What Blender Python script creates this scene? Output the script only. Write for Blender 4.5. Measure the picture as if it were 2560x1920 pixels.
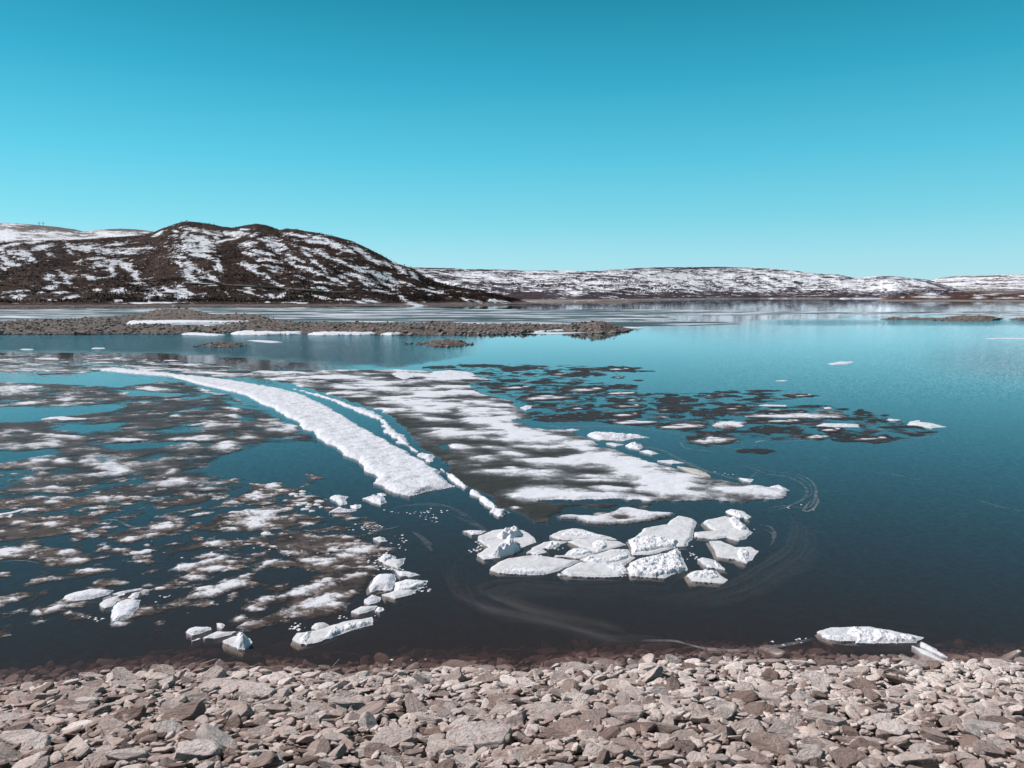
import bpy, math, random
import numpy as np
from math import radians as R
random.seed(7); rng = np.random.default_rng(11)
S = bpy.context.scene
for _o in list(bpy.data.objects): bpy.data.objects.remove(_o)

# ---------------------------------------------------------------- camera
F = 1934.0; CX, CY = 1280.0, 960.0; HY = 741.0; CH = 8.0
PITCH = math.atan((CY - HY) / F)
cam = bpy.data.cameras.new('camera'); camo = bpy.data.objects.new('camera', cam)
S.collection.objects.link(camo); S.camera = camo
camo.location = (0, 0, CH); camo.rotation_euler = (math.pi / 2 - PITCH, 0, 0)
cam.sensor_width = 36; cam.lens = 36 * F / 2560; cam.clip_start = .1; cam.clip_end = 40000

# ---------------------------------------------------------------- light
SUN_AZ, SUN_EL = -66.0, 43.0
sd = bpy.data.lights.new('sun', 'SUN'); so = bpy.data.objects.new('sun', sd); S.collection.objects.link(so)
sd.energy = 5.0; sd.angle = R(.5); sd.color = (1, .925, .90)
so.rotation_euler = (R(90 - SUN_EL), 0, R(-SUN_AZ + 180)); so.location = (-40, 30, 60)

def lin(c):
    return tuple(((v / 255) / 12.92 if v / 255 <= .04045 else ((v / 255 + .055) / 1.055) ** 2.4) for v in c)
W = bpy.data.worlds.new('World'); S.world = W; W.use_nodes = True
nt = W.node_tree; N = nt.nodes; L = nt.links; N.clear()
sky = N.new('ShaderNodeTexSky'); sky.sky_type = 'NISHITA'; sky.sun_disc = False
sky.sun_elevation = R(SUN_EL); sky.sun_rotation = R(SUN_AZ); sky.altitude = 400
sky.dust_density = .3; sky.ozone_density = 2.0
tc = N.new('ShaderNodeTexCoord'); sp = N.new('ShaderNodeSeparateXYZ'); L.new(tc.outputs['Generated'], sp.inputs[0])
asn = N.new('ShaderNodeMath'); asn.operation = 'ARCSINE'; L.new(sp.outputs[2], asn.inputs[0])
mr = N.new('ShaderNodeMapRange'); L.new(asn.outputs[0], mr.inputs[0]); mr.inputs[2].default_value = math.pi / 2
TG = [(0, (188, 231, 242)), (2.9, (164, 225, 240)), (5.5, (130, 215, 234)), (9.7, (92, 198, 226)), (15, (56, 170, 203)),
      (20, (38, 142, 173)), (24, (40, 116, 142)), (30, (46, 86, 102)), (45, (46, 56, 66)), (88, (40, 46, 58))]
NI = [(.70, .74, .6), (.534, .666, .656), (.40, .56, .68), (.28, .435, .624), (.211, .34, .545), (.173, .285, .483),
      (.152, .252, .44), (.13, .22, .395), (.108, .179, .335), (.077, .13, .25)]
def ramp(cols):
    r = N.new('ShaderNodeValToRGB'); e = r.color_ramp.elements
    while len(e) < len(cols): e.new(.5)
    for k, (p, c) in enumerate(cols): e[k].position = p; 
    for k, (p, c) in enumerate(cols): e[k].position = p; e[k].color = (*c, 1)
    L.new(mr.outputs[0], r.inputs[0]); return r
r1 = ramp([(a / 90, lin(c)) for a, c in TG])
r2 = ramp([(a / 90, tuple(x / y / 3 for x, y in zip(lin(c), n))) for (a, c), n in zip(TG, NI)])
def vm(op, a, b):
    m = N.new('ShaderNodeVectorMath'); m.operation = op
    for i, v in enumerate((a, b)):
        if isinstance(v, (int, float)):
            if op == 'SCALE': m.inputs[3].default_value = v
            else: m.inputs[i].default_value = (v, v, v)
        else: L.new(v, m.inputs[i])
    return m.outputs[0]
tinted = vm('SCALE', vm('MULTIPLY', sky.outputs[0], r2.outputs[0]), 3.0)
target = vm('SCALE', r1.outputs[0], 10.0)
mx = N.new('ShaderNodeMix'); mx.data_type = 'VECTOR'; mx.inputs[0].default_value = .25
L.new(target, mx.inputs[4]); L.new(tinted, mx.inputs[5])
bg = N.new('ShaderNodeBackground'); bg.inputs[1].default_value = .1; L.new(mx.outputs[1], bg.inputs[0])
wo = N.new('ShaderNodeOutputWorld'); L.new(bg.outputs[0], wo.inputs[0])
S.view_settings.view_transform = 'Standard'; S.view_settings.look = 'None'
S.view_settings.exposure = 0; S.view_settings.gamma = 1; S.view_settings.use_curve_mapping = False
S.cycles.max_bounces = 7; S.cycles.diffuse_bounces = 2; S.cycles.transparent_max_bounces = 32
S.cycles.caustics_reflective = False; S.cycles.caustics_refractive = False
S.cycles.use_adaptive_sampling = True; S.cycles.adaptive_threshold = .02

# ---------------------------------------------------------------- projection between the photo's pixels and world
cp, sp_ = math.cos(PITCH), math.sin(PITCH)
def ray(px, py):
    x = (np.asarray(px, float) - CX) / F; y = (CY - np.asarray(py, float)) / F
    return x, cp + y * sp_, -sp_ + y * cp
def unp(px, py, z=0.0):
    dx, dy, dz = ray(px, py); t = (z - CH) / dz
    return dx * t, dy * t
def proj(X, Y, Z):
    zc = Y * cp - (Z - CH) * sp_; yc = Y * sp_ + (Z - CH) * cp
    return CX + F * X / zc, CY - F * yc / zc

# ---------------------------------------------------------------- noise
_p = rng.permutation(256); _P = np.concatenate([_p, _p, _p]).astype(int)
_ga = rng.uniform(0, 2 * math.pi, 256); _G = np.stack([np.cos(_ga), np.sin(_ga)], 1)
def pn(x, y):
    x = np.asarray(x, float); y = np.asarray(y, float)
    xi = np.floor(x).astype(int); yi = np.floor(y).astype(int); xf = x - xi; yf = y - yi; xi &= 255; yi &= 255
    u = xf ** 3 * (xf * (xf * 6 - 15) + 10); v = yf ** 3 * (yf * (yf * 6 - 15) + 10)
    def g(i, j, fx, fy):
        h = _G[_P[_P[(xi + i)] + (yi + j)] & 255]; return h[..., 0] * fx + h[..., 1] * fy
    a = g(0, 0, xf, yf); b = g(1, 0, xf - 1, yf); c = g(0, 1, xf, yf - 1); d = g(1, 1, xf - 1, yf - 1)
    return 1.5 * ((a * (1 - u) + b * u) * (1 - v) + (c * (1 - u) + d * u) * v)
def fbm(x, y, o=4, seed=0):
    s = 0; a = .5; f = 1
    for k in range(o):
        s = s + a * pn(x * f + 17.3 * k + seed * 5.71, y * f - 9.1 * k + seed * 3.3); a *= .55; f *= 2.03
    return s * 1.3
def sstep(a, b, x):
    t = np.clip((x - a) / (b - a), 0, 1); return t * t * (3 - 2 * t)

# signed distance to polygon (positive inside)
def sdf(poly, X, Y):
    P = np.asarray(poly, float); X = np.asarray(X); Y = np.asarray(Y)
    best = np.full(X.shape, 1e18); ins = np.zeros(X.shape, bool)
    for i in range(len(P)):
        ax, ay = P[i - 1]; bx, by = P[i]; ex, ey = bx - ax, by - ay
        l2 = ex * ex + ey * ey + 1e-12
        t = np.clip(((X - ax) * ex + (Y - ay) * ey) / l2, 0, 1)
        best = np.minimum(best, (X - ax - t * ex) ** 2 + (Y - ay - t * ey) ** 2)
        if ay != by:
            c = ((ay > Y) != (by > Y)) & (X < ex * (Y - ay) / ey + ax); ins ^= c
    d = np.sqrt(best); return np.where(ins, d, -d)
def wpoly(poly, z=0.0):
    P = np.asarray(poly, float); x, y = unp(P[:, 0], P[:, 1], z); return np.stack([x, y], 1)
# strokes in photo pixels: ellipses along a line (x1,y1,x2,y2,half height) or polygons
POLYW = [6.0]
def strokes(lst, PX, PY):
    v = np.full(PX.shape, -1.5)
    for s in lst:
        if isinstance(s[0], (tuple, list)):
            v = np.maximum(v, np.clip(sdf(s, PX, PY) / POLYW[0], -1.5, 1)); continue
        x1, y1, x2, y2, h = s
        cx, cy = (x1 + x2) / 2, (y1 + y2) / 2; Lh = math.hypot(x2 - x1, y2 - y1) / 2
        a = math.atan2(y2 - y1, x2 - x1); ca, sa = math.cos(a), math.sin(a)
        m = (np.abs(PX - cx) < 3 * (Lh + h)) & (np.abs(PY - cy) < 3 * h + Lh * abs(sa) * 3)
        if not m.any(): continue
        u = (PX[m] - cx) * ca + (PY[m] - cy) * sa; w = -(PX[m] - cx) * sa + (PY[m] - cy) * ca
        q = 1.25 * (1 - np.sqrt((u / (Lh * 1.08 + h)) ** 2 + (w / (h * 1.25)) ** 2))
        v[m] = np.maximum(v[m], np.clip(q, -1.5, 1))
    return v

# ---------------------------------------------------------------- object helpers
def tag(o, label=None, cat=None, group=None, kind=None):
    if label: o['label'] = label
    if cat: o['category'] = cat
    if group: o['group'] = group
    if kind: o['kind'] = kind
    return o
def link(name, me, mat, parent=None, smooth=True):
    if mat and not me.materials: me.materials.append(mat)
    o = bpy.data.objects.new(name, me); S.collection.objects.link(o)
    if smooth: me.polygons.foreach_set('use_smooth', np.ones(len(me.polygons), bool))
    if parent: o.parent = parent
    return o
def mesh(name, V, T, attrs=None):
    V = np.asarray(V, np.float32); T = np.asarray(T, np.int32); k = T.shape[1]
    me = bpy.data.meshes.new(name)
    me.vertices.add(len(V)); me.vertices.foreach_set('co', V.ravel())
    me.loops.add(T.size); me.loops.foreach_set('vertex_index', T.ravel())
    me.polygons.add(len(T)); me.polygons.foreach_set('loop_start', np.arange(0, T.size, k, dtype=np.int32))
    me.update(calc_edges=True)
    for n, a in (attrs or {}).items():
        at = me.attributes.new(n, 'FLOAT', 'POINT'); at.data.foreach_set('value', np.asarray(a, np.float32).ravel())
    return me
def gridtris(ny, nx, flip=False):
    i = np.arange(ny * nx).reshape(ny, nx)
    a, b, c, d = i[:-1, :-1].ravel(), i[:-1, 1:].ravel(), i[1:, 1:].ravel(), i[1:, :-1].ravel()
    q = np.stack([a, b, c, d], 1); return q[:, ::-1] if flip else q

def march(PX, PY, f, cols):
    """triangles of a grid clipped to f>0; cols = arrays interpolated along"""
    ny, nx = PX.shape; q = gridtris(ny, nx)
    T = np.concatenate([q[:, [0, 1, 2]], q[:, [0, 2, 3]]]); f = f.ravel()
    A = np.stack([c.ravel() for c in cols], 1)
    ins = f[T] > 0; n = ins.sum(1); out = [T[n == 3]]
    ekeys = []; M = ny * nx
    def rot(Ts, first):
        k = np.argmax(first, 1); r = np.arange(len(Ts))
        return np.stack([Ts[r, k], Ts[r, (k + 1) % 3], Ts[r, (k + 2) % 3]], 1)
    t1 = rot(T[n == 1], ins[n == 1]); t2 = rot(T[n == 2], ~ins[n == 2])
    def key(a, b): return np.minimum(a, b) * M + np.maximum(a, b)
    K = np.concatenate([key(t1[:, 0], t1[:, 1]), key(t1[:, 0], t1[:, 2]), key(t2[:, 0], t2[:, 1]), key(t2[:, 0], t2[:, 2])])
    if len(K) == 0 and len(out[0]) == 0: return None
    uk, inv = np.unique(K, return_inverse=True); a, b = uk // M, uk % M
    w = (f[a] / (f[a] - f[b] + 1e-12))[:, None]; NV = A[a] * (1 - w) + A[b] * w
    n1, n2 = len(t1), len(t2); e = inv + M
    e0, e1, e2, e3 = e[:n1], e[n1:2 * n1], e[2 * n1:2 * n1 + n2], e[2 * n1 + n2:]
    out.append(np.stack([t1[:, 0], e0, e1], 1))
    out.append(np.stack([e2, t2[:, 1], t2[:, 2]], 1)); out.append(np.stack([e2, t2[:, 2], e3], 1))
    T = np.concatenate(out); A = np.concatenate([A, NV])
    u, inv = np.unique(T, return_inverse=True); return A[u], inv.reshape(-1, 3)
def skirt(V, T, depth, inset=0.0):
    """drops the open edges by depth to give the sheet its thickness"""
    E_ = np.concatenate([T[:, [0, 1]], T[:, [1, 2]], T[:, [2, 0]]]); M = len(V)
    k = np.minimum(E_[:, 0], E_[:, 1]) * M + np.maximum(E_[:, 0], E_[:, 1])
    u, idx, cnt = np.unique(k, return_index=True, return_counts=True); B = E_[idx[cnt == 1]]
    bv, inv = np.unique(B, return_inverse=True); inv = inv.reshape(-1, 2)
    low = V[bv].copy(); low[:, 2] = -depth
    a, b = B[:, 0], B[:, 1]; la, lb = inv[:, 0] + M, inv[:, 1] + M
    T2 = np.concatenate([np.stack([b, a, la], 1), np.stack([b, la, lb], 1)])
    return np.concatenate([V, low]), np.concatenate([T, T2]), bv

# ---------------------------------------------------------------- materials
class Mat:
    def __init__(s, name, rough=.7, spec=.3):
        s.m = bpy.data.materials.new(name); s.m.use_nodes = True; s.t = s.m.node_tree; s.n = s.t.nodes; s.l = s.t.links
        s.b = s.n['Principled BSDF']; s.b.inputs['Roughness'].default_value = rough
        s.b.inputs['Specular IOR Level'].default_value = spec
        s.geo = s.n.new('ShaderNodeNewGeometry')
    def pos(s, obj=False, scale=(1, 1, 1)):
        if obj: o = s.n.new('ShaderNodeTexCoord').outputs['Object']
        else: o = s.geo.outputs['Position']
        m = s.n.new('ShaderNodeMapping'); m.inputs['Scale'].default_value = scale; s.l.new(o, m.inputs[0]); return m.outputs[0]
    def noise(s, vec, sc, det=5, rough=.6, dist=0):
        n = s.n.new('ShaderNodeTexNoise'); n.inputs['Scale'].default_value = sc; n.inputs['Detail'].default_value = det
        n.inputs['Roughness'].default_value = rough; n.inputs['Distortion'].default_value = dist
        s.l.new(vec, n.inputs['Vector']); return n.outputs[0]
    def math(s, op, a, b=0, clamp=False):
        n = s.n.new('ShaderNodeMath'); n.operation = op; n.use_clamp = clamp
        for i, v in enumerate((a, b)):
            if isinstance(v, (int, float)): n.inputs[i].default_value = v
            else: s.l.new(v, n.inputs[i])
        return n.outputs[0]
    def attr(s, name):
        n = s.n.new('ShaderNodeAttribute'); n.attribute_name = name; return n.outputs['Fac']
    def ramp(s, v, cols):
        r = s.n.new('ShaderNodeValToRGB'); e = r.color_ramp.elements
        while len(e) < len(cols): e.new(.5)
        for k, (p, c) in enumerate(cols): e[k].position = p; e[k].color = (*c, 1)
        s.l.new(v, r.inputs[0]); return r.outputs[0]
    def mix(s, f, a, b, mode='MIX'):
        n = s.n.new('ShaderNodeMix'); n.data_type = 'RGBA'; n.blend_type = mode
        for i, v in ((0, f), (6, a), (7, b)):
            if isinstance(v, (int, float)): n.inputs[i].default_value = v
            elif isinstance(v, tuple): n.inputs[i].default_value = (*v, 1)
            else: s.l.new(v, n.inputs[i])
        return n.outputs[2]
    def bump(s, h, strength=.5, dist=.05, prev=None):
        n = s.n.new('ShaderNodeBump'); n.inputs['Strength'].default_value = strength; n.inputs['Distance'].default_value = dist
        s.l.new(h, n.inputs['Height'])
        if prev is not None: s.l.new(prev, n.inputs['Normal'])
        return n.outputs[0]
    def out(s, col=None, nor=None, rough=None):
        if col is not None: s.l.new(col, s.b.inputs['Base Color'])
        if nor is not None: s.l.new(nor, s.b.inputs['Normal'])
        if rough is not None: s.l.new(rough, s.b.inputs['Roughness'])
        return s.m

SNOW = (.72, .74, .80)
def ice_mat(name, dark, slush, sc=1.0, speck=.35, spec=.15, span=.5, thin=0.0, white=.80):
    """snow lying in patches on water-soaked ice; 'snow' is the snow depth stored on the mesh"""
    m = Mat(name, .6, spec); p = m.pos()
    n1 = m.noise(p, 1.1 * sc, 6, .65); n2 = m.noise(p, 9 * sc, 4, .7); n3 = m.noise(p, 45 * sc, 2, .7)
    v = m.math('ADD', m.attr('snow'), m.math('MULTIPLY', m.math('SUBTRACT', n1, .5), .42 * span))
    v = m.math('ADD', v, m.math('MULTIPLY', m.math('SUBTRACT', n2, .5), .36 * span))
    v = m.math('ADD', v, m.math('MULTIPLY', m.math('SUBTRACT', n3, .5), speck))
    wet = tuple(a * .6 + b * .4 for a, b in zip(slush, SNOW))
    c = m.ramp(v, [(.22, dark), (.40, tuple((a*2 + b) / 3 for a, b in zip(dark, slush))), (.49, slush), (.60, wet), (white, SNOW)])
    b = m.bump(n1, .35, .15); b = m.bump(n2, .35, .05, b)
    if thin:   # waterlogged ice lets the lake show through, most of all at its rim
        a = m.math('ADD', m.math('MULTIPLY', m.attr('rim'), 1.5), m.math('MULTIPLY', m.math('SUBTRACT', n2, .42), 1.3))
        a = m.math('MULTIPLY', a, m.ramp(v, [(.18, (1 - thin,) * 3), (.42, (1 - thin * .35,) * 3), (.55, (1, 1, 1))]), True)
        m.l.new(a, m.b.inputs['Alpha'])
    return m.out(c, b)
M_right = ice_mat('dark_wet_ice', (.040, .034, .035), (.15, .132, .135), .9, .2, .06, .8, .32)
M_mid = ice_mat('mottled_ice', (.042, .042, .040), (.15, .155, .165), .8, .22, .06, .9, 0.0, .69)
M_left = ice_mat('soaked_ice', (.045, .046, .050), (.16, .15, .152), .9, .30, .08, .8, .32)
M_near = ice_mat('slush_ice', (.060, .048, .045), (.19, .155, .142), 1.6, .6, .08, .95, .35, .74)
M_far = ice_mat('far_grey_ice', (.055, .080, .088), (.16, .21, .24), .09, .12, .1, .9)
def snow_mat(name, col=SNOW, sc=1.0, dirt=.35, b1=.4):
    m = Mat(name, .65, .2); p = m.pos()
    n1 = m.noise(p, 2.2 * sc, 5, .6); n2 = m.noise(p, 14 * sc, 4, .65)
    g = m.ramp(n1, [(.30, tuple(c * (1 - dirt) for c in col)), (.48, col), (1, col)])
    g2 = m.ramp(n2, [(.25, (.86, .85, .88)), (.5, (1, 1, 1))])
    m.b.inputs['Subsurface Weight'].default_value = 0
    return m.out(m.mix(1., g, g2, 'MULTIPLY'), m.bump(n2, b1, .06, m.bump(n1, b1, .2)))
M_tongue = snow_mat('coarse_snow', SNOW, .8, .34, .5)
M_slab = snow_mat('slab_ice', (.66, .675, .70), .7, .24, .18)
M_crust = snow_mat('snow_crust', (.78, .80, .85), 1.6, .16, .3)
M_shelf = snow_mat('sunken_ice', (.46, .44, .39), 1.3, .3, .3)
M_cream = snow_mat('cream_ice', (.55, .52, .48), 1.6, .3, .4)

def rock_mat(name, per_object, wet=False):
    m = Mat(name, .85, .2)
    if per_object:
        p = m.pos(True); oi = m.n.new('ShaderNodeObjectInfo'); t = oi.outputs['Random']
        of = m.n.new('ShaderNodeVectorMath'); of.operation = 'ADD'; m.l.new(p, of.inputs[0])
        cb = m.n.new('ShaderNodeCombineXYZ'); m.l.new(m.math('MULTIPLY', t, 37.0), cb.inputs[0]); m.l.new(cb.outputs[0], of.inputs[1]); p = of.outputs[0]
        k = 1.0
    else: p = m.pos(); t = m.attr('tone'); k = 3.2
    n1 = m.noise(p, 1.6 * k, 6, .65); n2 = m.noise(p, 9 * k, 5, .7)
    mp = m.n.new('ShaderNodeMapping'); mp.inputs['Scale'].default_value = (1, 1, 7); mp.inputs['Rotation'].default_value = (.2, .15, 0); m.l.new(p, mp.inputs[0])
    n3 = m.noise(mp.outputs[0], 2.4 * k, 5, .6)
    base = m.ramp(t, [(0, (.26, .19, .165)), (.2, (.48, .38, .345)), (.5, (.62, .53, .495)), (.8, (.74, .655, .62)), (1, (.82, .75, .715))])
    c = m.mix(m.ramp(n1, [(.35, (0, 0, 0)), (.62, (1, 1, 1))]), m.mix(1., base, (.80, .76, .74), 'MULTIPLY'), base)
    c = m.mix(m.ramp(n2, [(.36, (.4, .4, .4)), (.50, (0, 0, 0))]), c, (.13, .10, .09))
    b = m.bump(n3, .75, .05 if not per_object else .12); b = m.bump(n2, .55, .02 if not per_object else .05, b)
    return m.out(c, b)
M_rock = rock_mat('beach_stone', True); M_rocks = rock_mat('beach_stones', False)

def island_rock(name, a, b, sc):
    m = Mat(name, .9, .15); p = m.pos(); n1 = m.noise(p, sc, 7, .7); n2 = m.noise(p, sc * 5, 4, .7)
    c = m.ramp(n1, [(.3, a), (.5, tuple((x + y) / 2 for x, y in zip(a, b))), (.68, b)])
    c = m.mix(m.ramp(n2, [(.38, (.7, .7, .7)), (.52, (0, 0, 0))]), c, tuple(x * .45 for x in a))
    return m.out(c, m.bump(n2, .9, .35, m.bump(n1, .6, .6)))
M_isle = island_rock('island_gravel', (.10, .075, .066), (.34, .28, .25), .8)
M_isler = island_rock('island_rock', (.16, .13, .115), (.60, .52, .48), .7)
M_gravel = island_rock('beach_gravel', (.10, .078, .07), (.30, .25, .23), 14)

def hill_mat(name, low, high, scrub, sc, gravel_z, gravel=(.22, .18, .17)):
    m = Mat(name, .9, .1); p = m.pos()
    n1 = m.noise(p, .02 * sc, 6, .65); n2 = m.noise(p, .12 * sc, 5, .75); n3 = m.noise(p, .5 * sc, 3, .8)
    g = m.ramp(n1, [(.32, low), (.5, scrub), (.7, high)])
    g = m.mix(m.ramp(n2, [(.36, (.85, .85, .85)), (.56, (0, 0, 0))]), g, tuple(c * .42 for c in low))
    v = m.math('ADD', m.attr('snow'), m.math('MULTIPLY', m.math('SUBTRACT', n2, .5), 2.1))
    v = m.math('ADD', v, m.math('MULTIPLY', m.math('SUBTRACT', n3, .5), .9))
    f = m.ramp(v, [(.515, (0, 0, 0)), (.535, (1, 1, 1))])
    c = m.mix(f, g, (.86, .88, .94))
    sz = m.n.new('ShaderNodeSeparateXYZ'); m.l.new(m.geo.outputs['Position'], sz.inputs[0])
    zz = m.math('ADD', sz.outputs[2], m.math('MULTIPLY', m.math('SUBTRACT', n2, .5), gravel_z * .8))
    gf = m.n.new('ShaderNodeMapRange'); m.l.new(zz, gf.inputs[0]); gf.inputs[1].default_value = gravel_z; gf.inputs[2].default_value = gravel_z * .75
    c = m.mix(m.math('MULTIPLY', gf.outputs[0], m.math('SUBTRACT', 1.0, f, True)), c, m.mix(m.ramp(n3, [(.35, (0, 0, 0)), (.6, (1, 1, 1))]), tuple(v * .45 for v in gravel), gravel))
    return m.out(c, m.bump(n3, .8, 1.5, m.bump(n2, .7, 5)))
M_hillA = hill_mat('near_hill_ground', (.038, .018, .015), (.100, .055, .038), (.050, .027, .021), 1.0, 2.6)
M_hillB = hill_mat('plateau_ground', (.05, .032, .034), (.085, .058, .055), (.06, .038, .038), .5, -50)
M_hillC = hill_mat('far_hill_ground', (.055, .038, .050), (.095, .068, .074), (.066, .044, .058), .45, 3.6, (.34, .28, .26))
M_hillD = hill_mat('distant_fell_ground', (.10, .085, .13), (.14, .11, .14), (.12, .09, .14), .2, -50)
M_mound = hill_mat('heath_mound', (.075, .034, .028), (.12, .06, .045), (.09, .042, .034), .4, 2.0, (.34, .28, .26))
def flat_mat(name, c, rough=.85):
    m = Mat(name, rough, .2); p = m.pos(); n = m.noise(p, 1.3, 4)
    return m.out(m.ramp(n, [(.3, tuple(x * .6 for x in c)), (.7, c)]))
M_scrub = flat_mat('bare_birch', (.062, .040, .030)); M_wood = flat_mat('weathered_wood', (.20, .16, .13)); M_steel = flat_mat('pylon_wood', (.09, .10, .12))
M_grass = flat_mat('dry_grass', (.30, .22, .14)); M_drift = flat_mat('driftwood', (.45, .40, .36)); M_road = flat_mat('gravel_road', (.26, .22, .19))
# ================================================================ WATER
wm = Mat('lake_water'); N_, L_ = wm.n, wm.l
N_.remove(wm.b)
p = wm.pos(); rip = wm.attr('ripple')
# wave slopes as a field of tilted normals: calm by default, steeper where the wind ruffles the lake
wn = N_.new('ShaderNodeTexNoise'); wn.inputs['Scale'].default_value = 5.0; wn.inputs['Detail'].default_value = 3; L_.new(p, wn.inputs['Vector'])
def vmath(op, a, b_):
    m_ = N_.new('ShaderNodeVectorMath'); m_.operation = op
    for i_, v_ in ((0, a), (3 if op == 'SCALE' else 1, b_)):
        if isinstance(v_, (tuple, float)): m_.inputs[i_].default_value = v_
        elif v_ is not None: L_.new(v_, m_.inputs[i_])
    return m_.outputs[0]
b = vmath('SCALE', vmath('SUBTRACT', wn.outputs[1], (.5, .5, .5)), wm.math('ADD', .020, wm.math('MULTIPLY', rip, 1.6)))
b = vmath('NORMALIZE', vmath('ADD', vmath('MULTIPLY', b, (1., 1., 0.)), (0., 0., 1.)), None)
fr = N_.new('ShaderNodeFresnel'); fr.inputs[0].default_value = 1.33; L_.new(b, fr.inputs['Normal'])
gl = N_.new('ShaderNodeBsdfGlossy'); gl.distribution = 'GGX'; L_.new(b, gl.inputs['Normal'])
n_w = wm.noise(wm.pos(False, (.02, .10, 1)), 1.0, 4)
rr = wm.math('ADD', wm.math('MULTIPLY', rip, wm.math('ADD', .03, wm.math('MULTIPLY', n_w, .10))), .015)
L_.new(rr, gl.inputs['Roughness'])
gl.inputs['Color'].default_value = (.80, .95, 1, 1); tr = N_.new('ShaderNodeBsdfTransparent'); df = N_.new('ShaderNodeBsdfDiffuse')
df.inputs[0].default_value = (.142, .112, .108, 1)
m1 = N_.new('ShaderNodeMixShader'); m1.inputs[0].default_value = .20; L_.new(tr.outputs[0], m1.inputs[1]); L_.new(df.outputs[0], m1.inputs[2])
m2 = N_.new('ShaderNodeMixShader'); L_.new(wm.math('MULTIPLY', fr.outputs[0], wm.math('ADD', .48, wm.math('MULTIPLY', fr.outputs[0], 1.0)), True), m2.inputs[0]); L_.new(m1.outputs[0], m2.inputs[1]); L_.new(gl.outputs[0], m2.inputs[2])
ou = N_['Material Output']; L_.new(m2.outputs[0], ou.inputs['Surface'])
va = N_.new('ShaderNodeVolumeAbsorption'); va.inputs[0].default_value = (.42, .24, .20, 1); va.inputs[1].default_value = 1.9
L_.new(va.outputs[0], ou.inputs['Volume'])
dist = np.concatenate([[3.0, 8], np.geomspace(12, 9500, 170)]); tn = np.concatenate([np.linspace(-2.6, -.75, 8), np.linspace(-.7, .7, 150), np.linspace(.75, 2.6, 8)])
DD, TT = np.meshgrid(dist, tn, indexing='ij'); WX = DD * TT; WY = DD
wpx, wpy = proj(WX, WY, 0 * WX)
def box(x, a, b, s): return sstep(a - s, a + s, x) * (1 - sstep(b - s, b + s, x))
low = np.interp(wpx, [0, 250, 480, 620, 800, 1000, 1250], [876, 877, 882, 891, 904, 915, 880])
z1 = sstep(832, 836, wpy) * (1 - sstep(low - 2, low + 3, wpy)) * (1 - sstep(900, 1250, wpx)) * .95
z2 = np.exp(-((wpx - 2560) / 200) ** 2 - ((wpy - 905) / 45) ** 2) * .32
z3 = box(wpy, 812, 1000, 14) * sstep(1550, 1900, wpx) * .05 + box(wpy, 801, 812, 4) * sstep(1850, 2050, wpx) * .5
ripv = np.clip(np.maximum(z1, z2) + z3 + .025 * sstep(860, 980, wpy), 0, 1)
ny, nx = DD.shape; Vt = np.stack([WX.ravel(), WY.ravel(), 0 * WX.ravel()], 1); Tt = gridtris(ny, nx)
i0 = np.arange(ny * nx).reshape(ny, nx); ringi = np.concatenate([i0[0, :], i0[1:, -1], i0[-1, -2::-1], i0[-2:0:-1, 0]])
Vb = Vt[ringi].copy(); Vb[:, 2] = -14
bm_V = np.concatenate([Vt, Vb]); nb = len(ringi); M0 = ny * nx
j = np.arange(nb); jn = (j + 1) % nb
side = np.stack([ringi[jn], ringi[j], M0 + j, M0 + jn], 1)
me = bpy.data.meshes.new('water'); faces = [tuple(t) for t in Tt] + [tuple(t) for t in side] + [tuple(M0 + j[::-1])]
me.from_pydata([tuple(v) for v in bm_V], [], faces)
at = me.attributes.new('ripple', 'FLOAT', 'POINT'); at.data.foreach_set('value', np.concatenate([ripv.ravel(), np.zeros(nb)]).astype(np.float32))
tag(link('water', me, wm.m), 'calm dark lake water between the stony beach and the hills', kind='structure')

# ================================================================ GROUND (beach slope, lake bed, to the horizon)
sx_, sy_ = unp([-900, -300, 0, 120, 260, 450, 640, 800, 1000, 1300, 1500, 1700, 1900, 2200, 2560, 2900, 3500],
               [1752, 1746, 1734, 1720, 1703, 1697, 1698, 1704, 1699, 1690, 1686, 1678, 1675, 1680, 1680, 1684, 1680])
def shore(x): return np.interp(x, sx_, sy_) + .12 * pn(np.asarray(x) * .9, 3.3 + 0 * np.asarray(x))
def gz(x, y):
    d = shore(x) - y
    z = np.where(d > 0, .27 * d, .30 * d)
    z = np.maximum(z, -7 - .2 * np.minimum(y / 200, 10)); z = np.where(y < 4, z + (4 - y) * .22, z)
    z = np.minimum(z, 6.25)
    near = (np.abs(x) < 30) & (y < 30)
    return z + np.where(near, .05 * fbm(x * 1.3, y * 1.3, 3) + .10 * fbm(x * .25, y * .4, 2, 2), 0)
gx = np.concatenate([-np.geomspace(11000, 15, 26), np.linspace(-14.5, 14.5, 210), np.geomspace(15, 11000, 26)])
gy = np.concatenate([-np.geomspace(400, 2, 8), np.linspace(0, 7, 15), np.linspace(7.3, 22, 150), np.geomspace(23, 13000, 30)])
GX, GY = np.meshgrid(gx, gy); GZ = gz(GX, GY)
me = mesh('ground', np.stack([GX.ravel(), GY.ravel(), GZ.ravel()], 1), gridtris(*GX.shape))
tag(link('ground', me, M_gravel), 'gravel slope of the beach running down into the lake bed', kind='structure')

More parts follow.
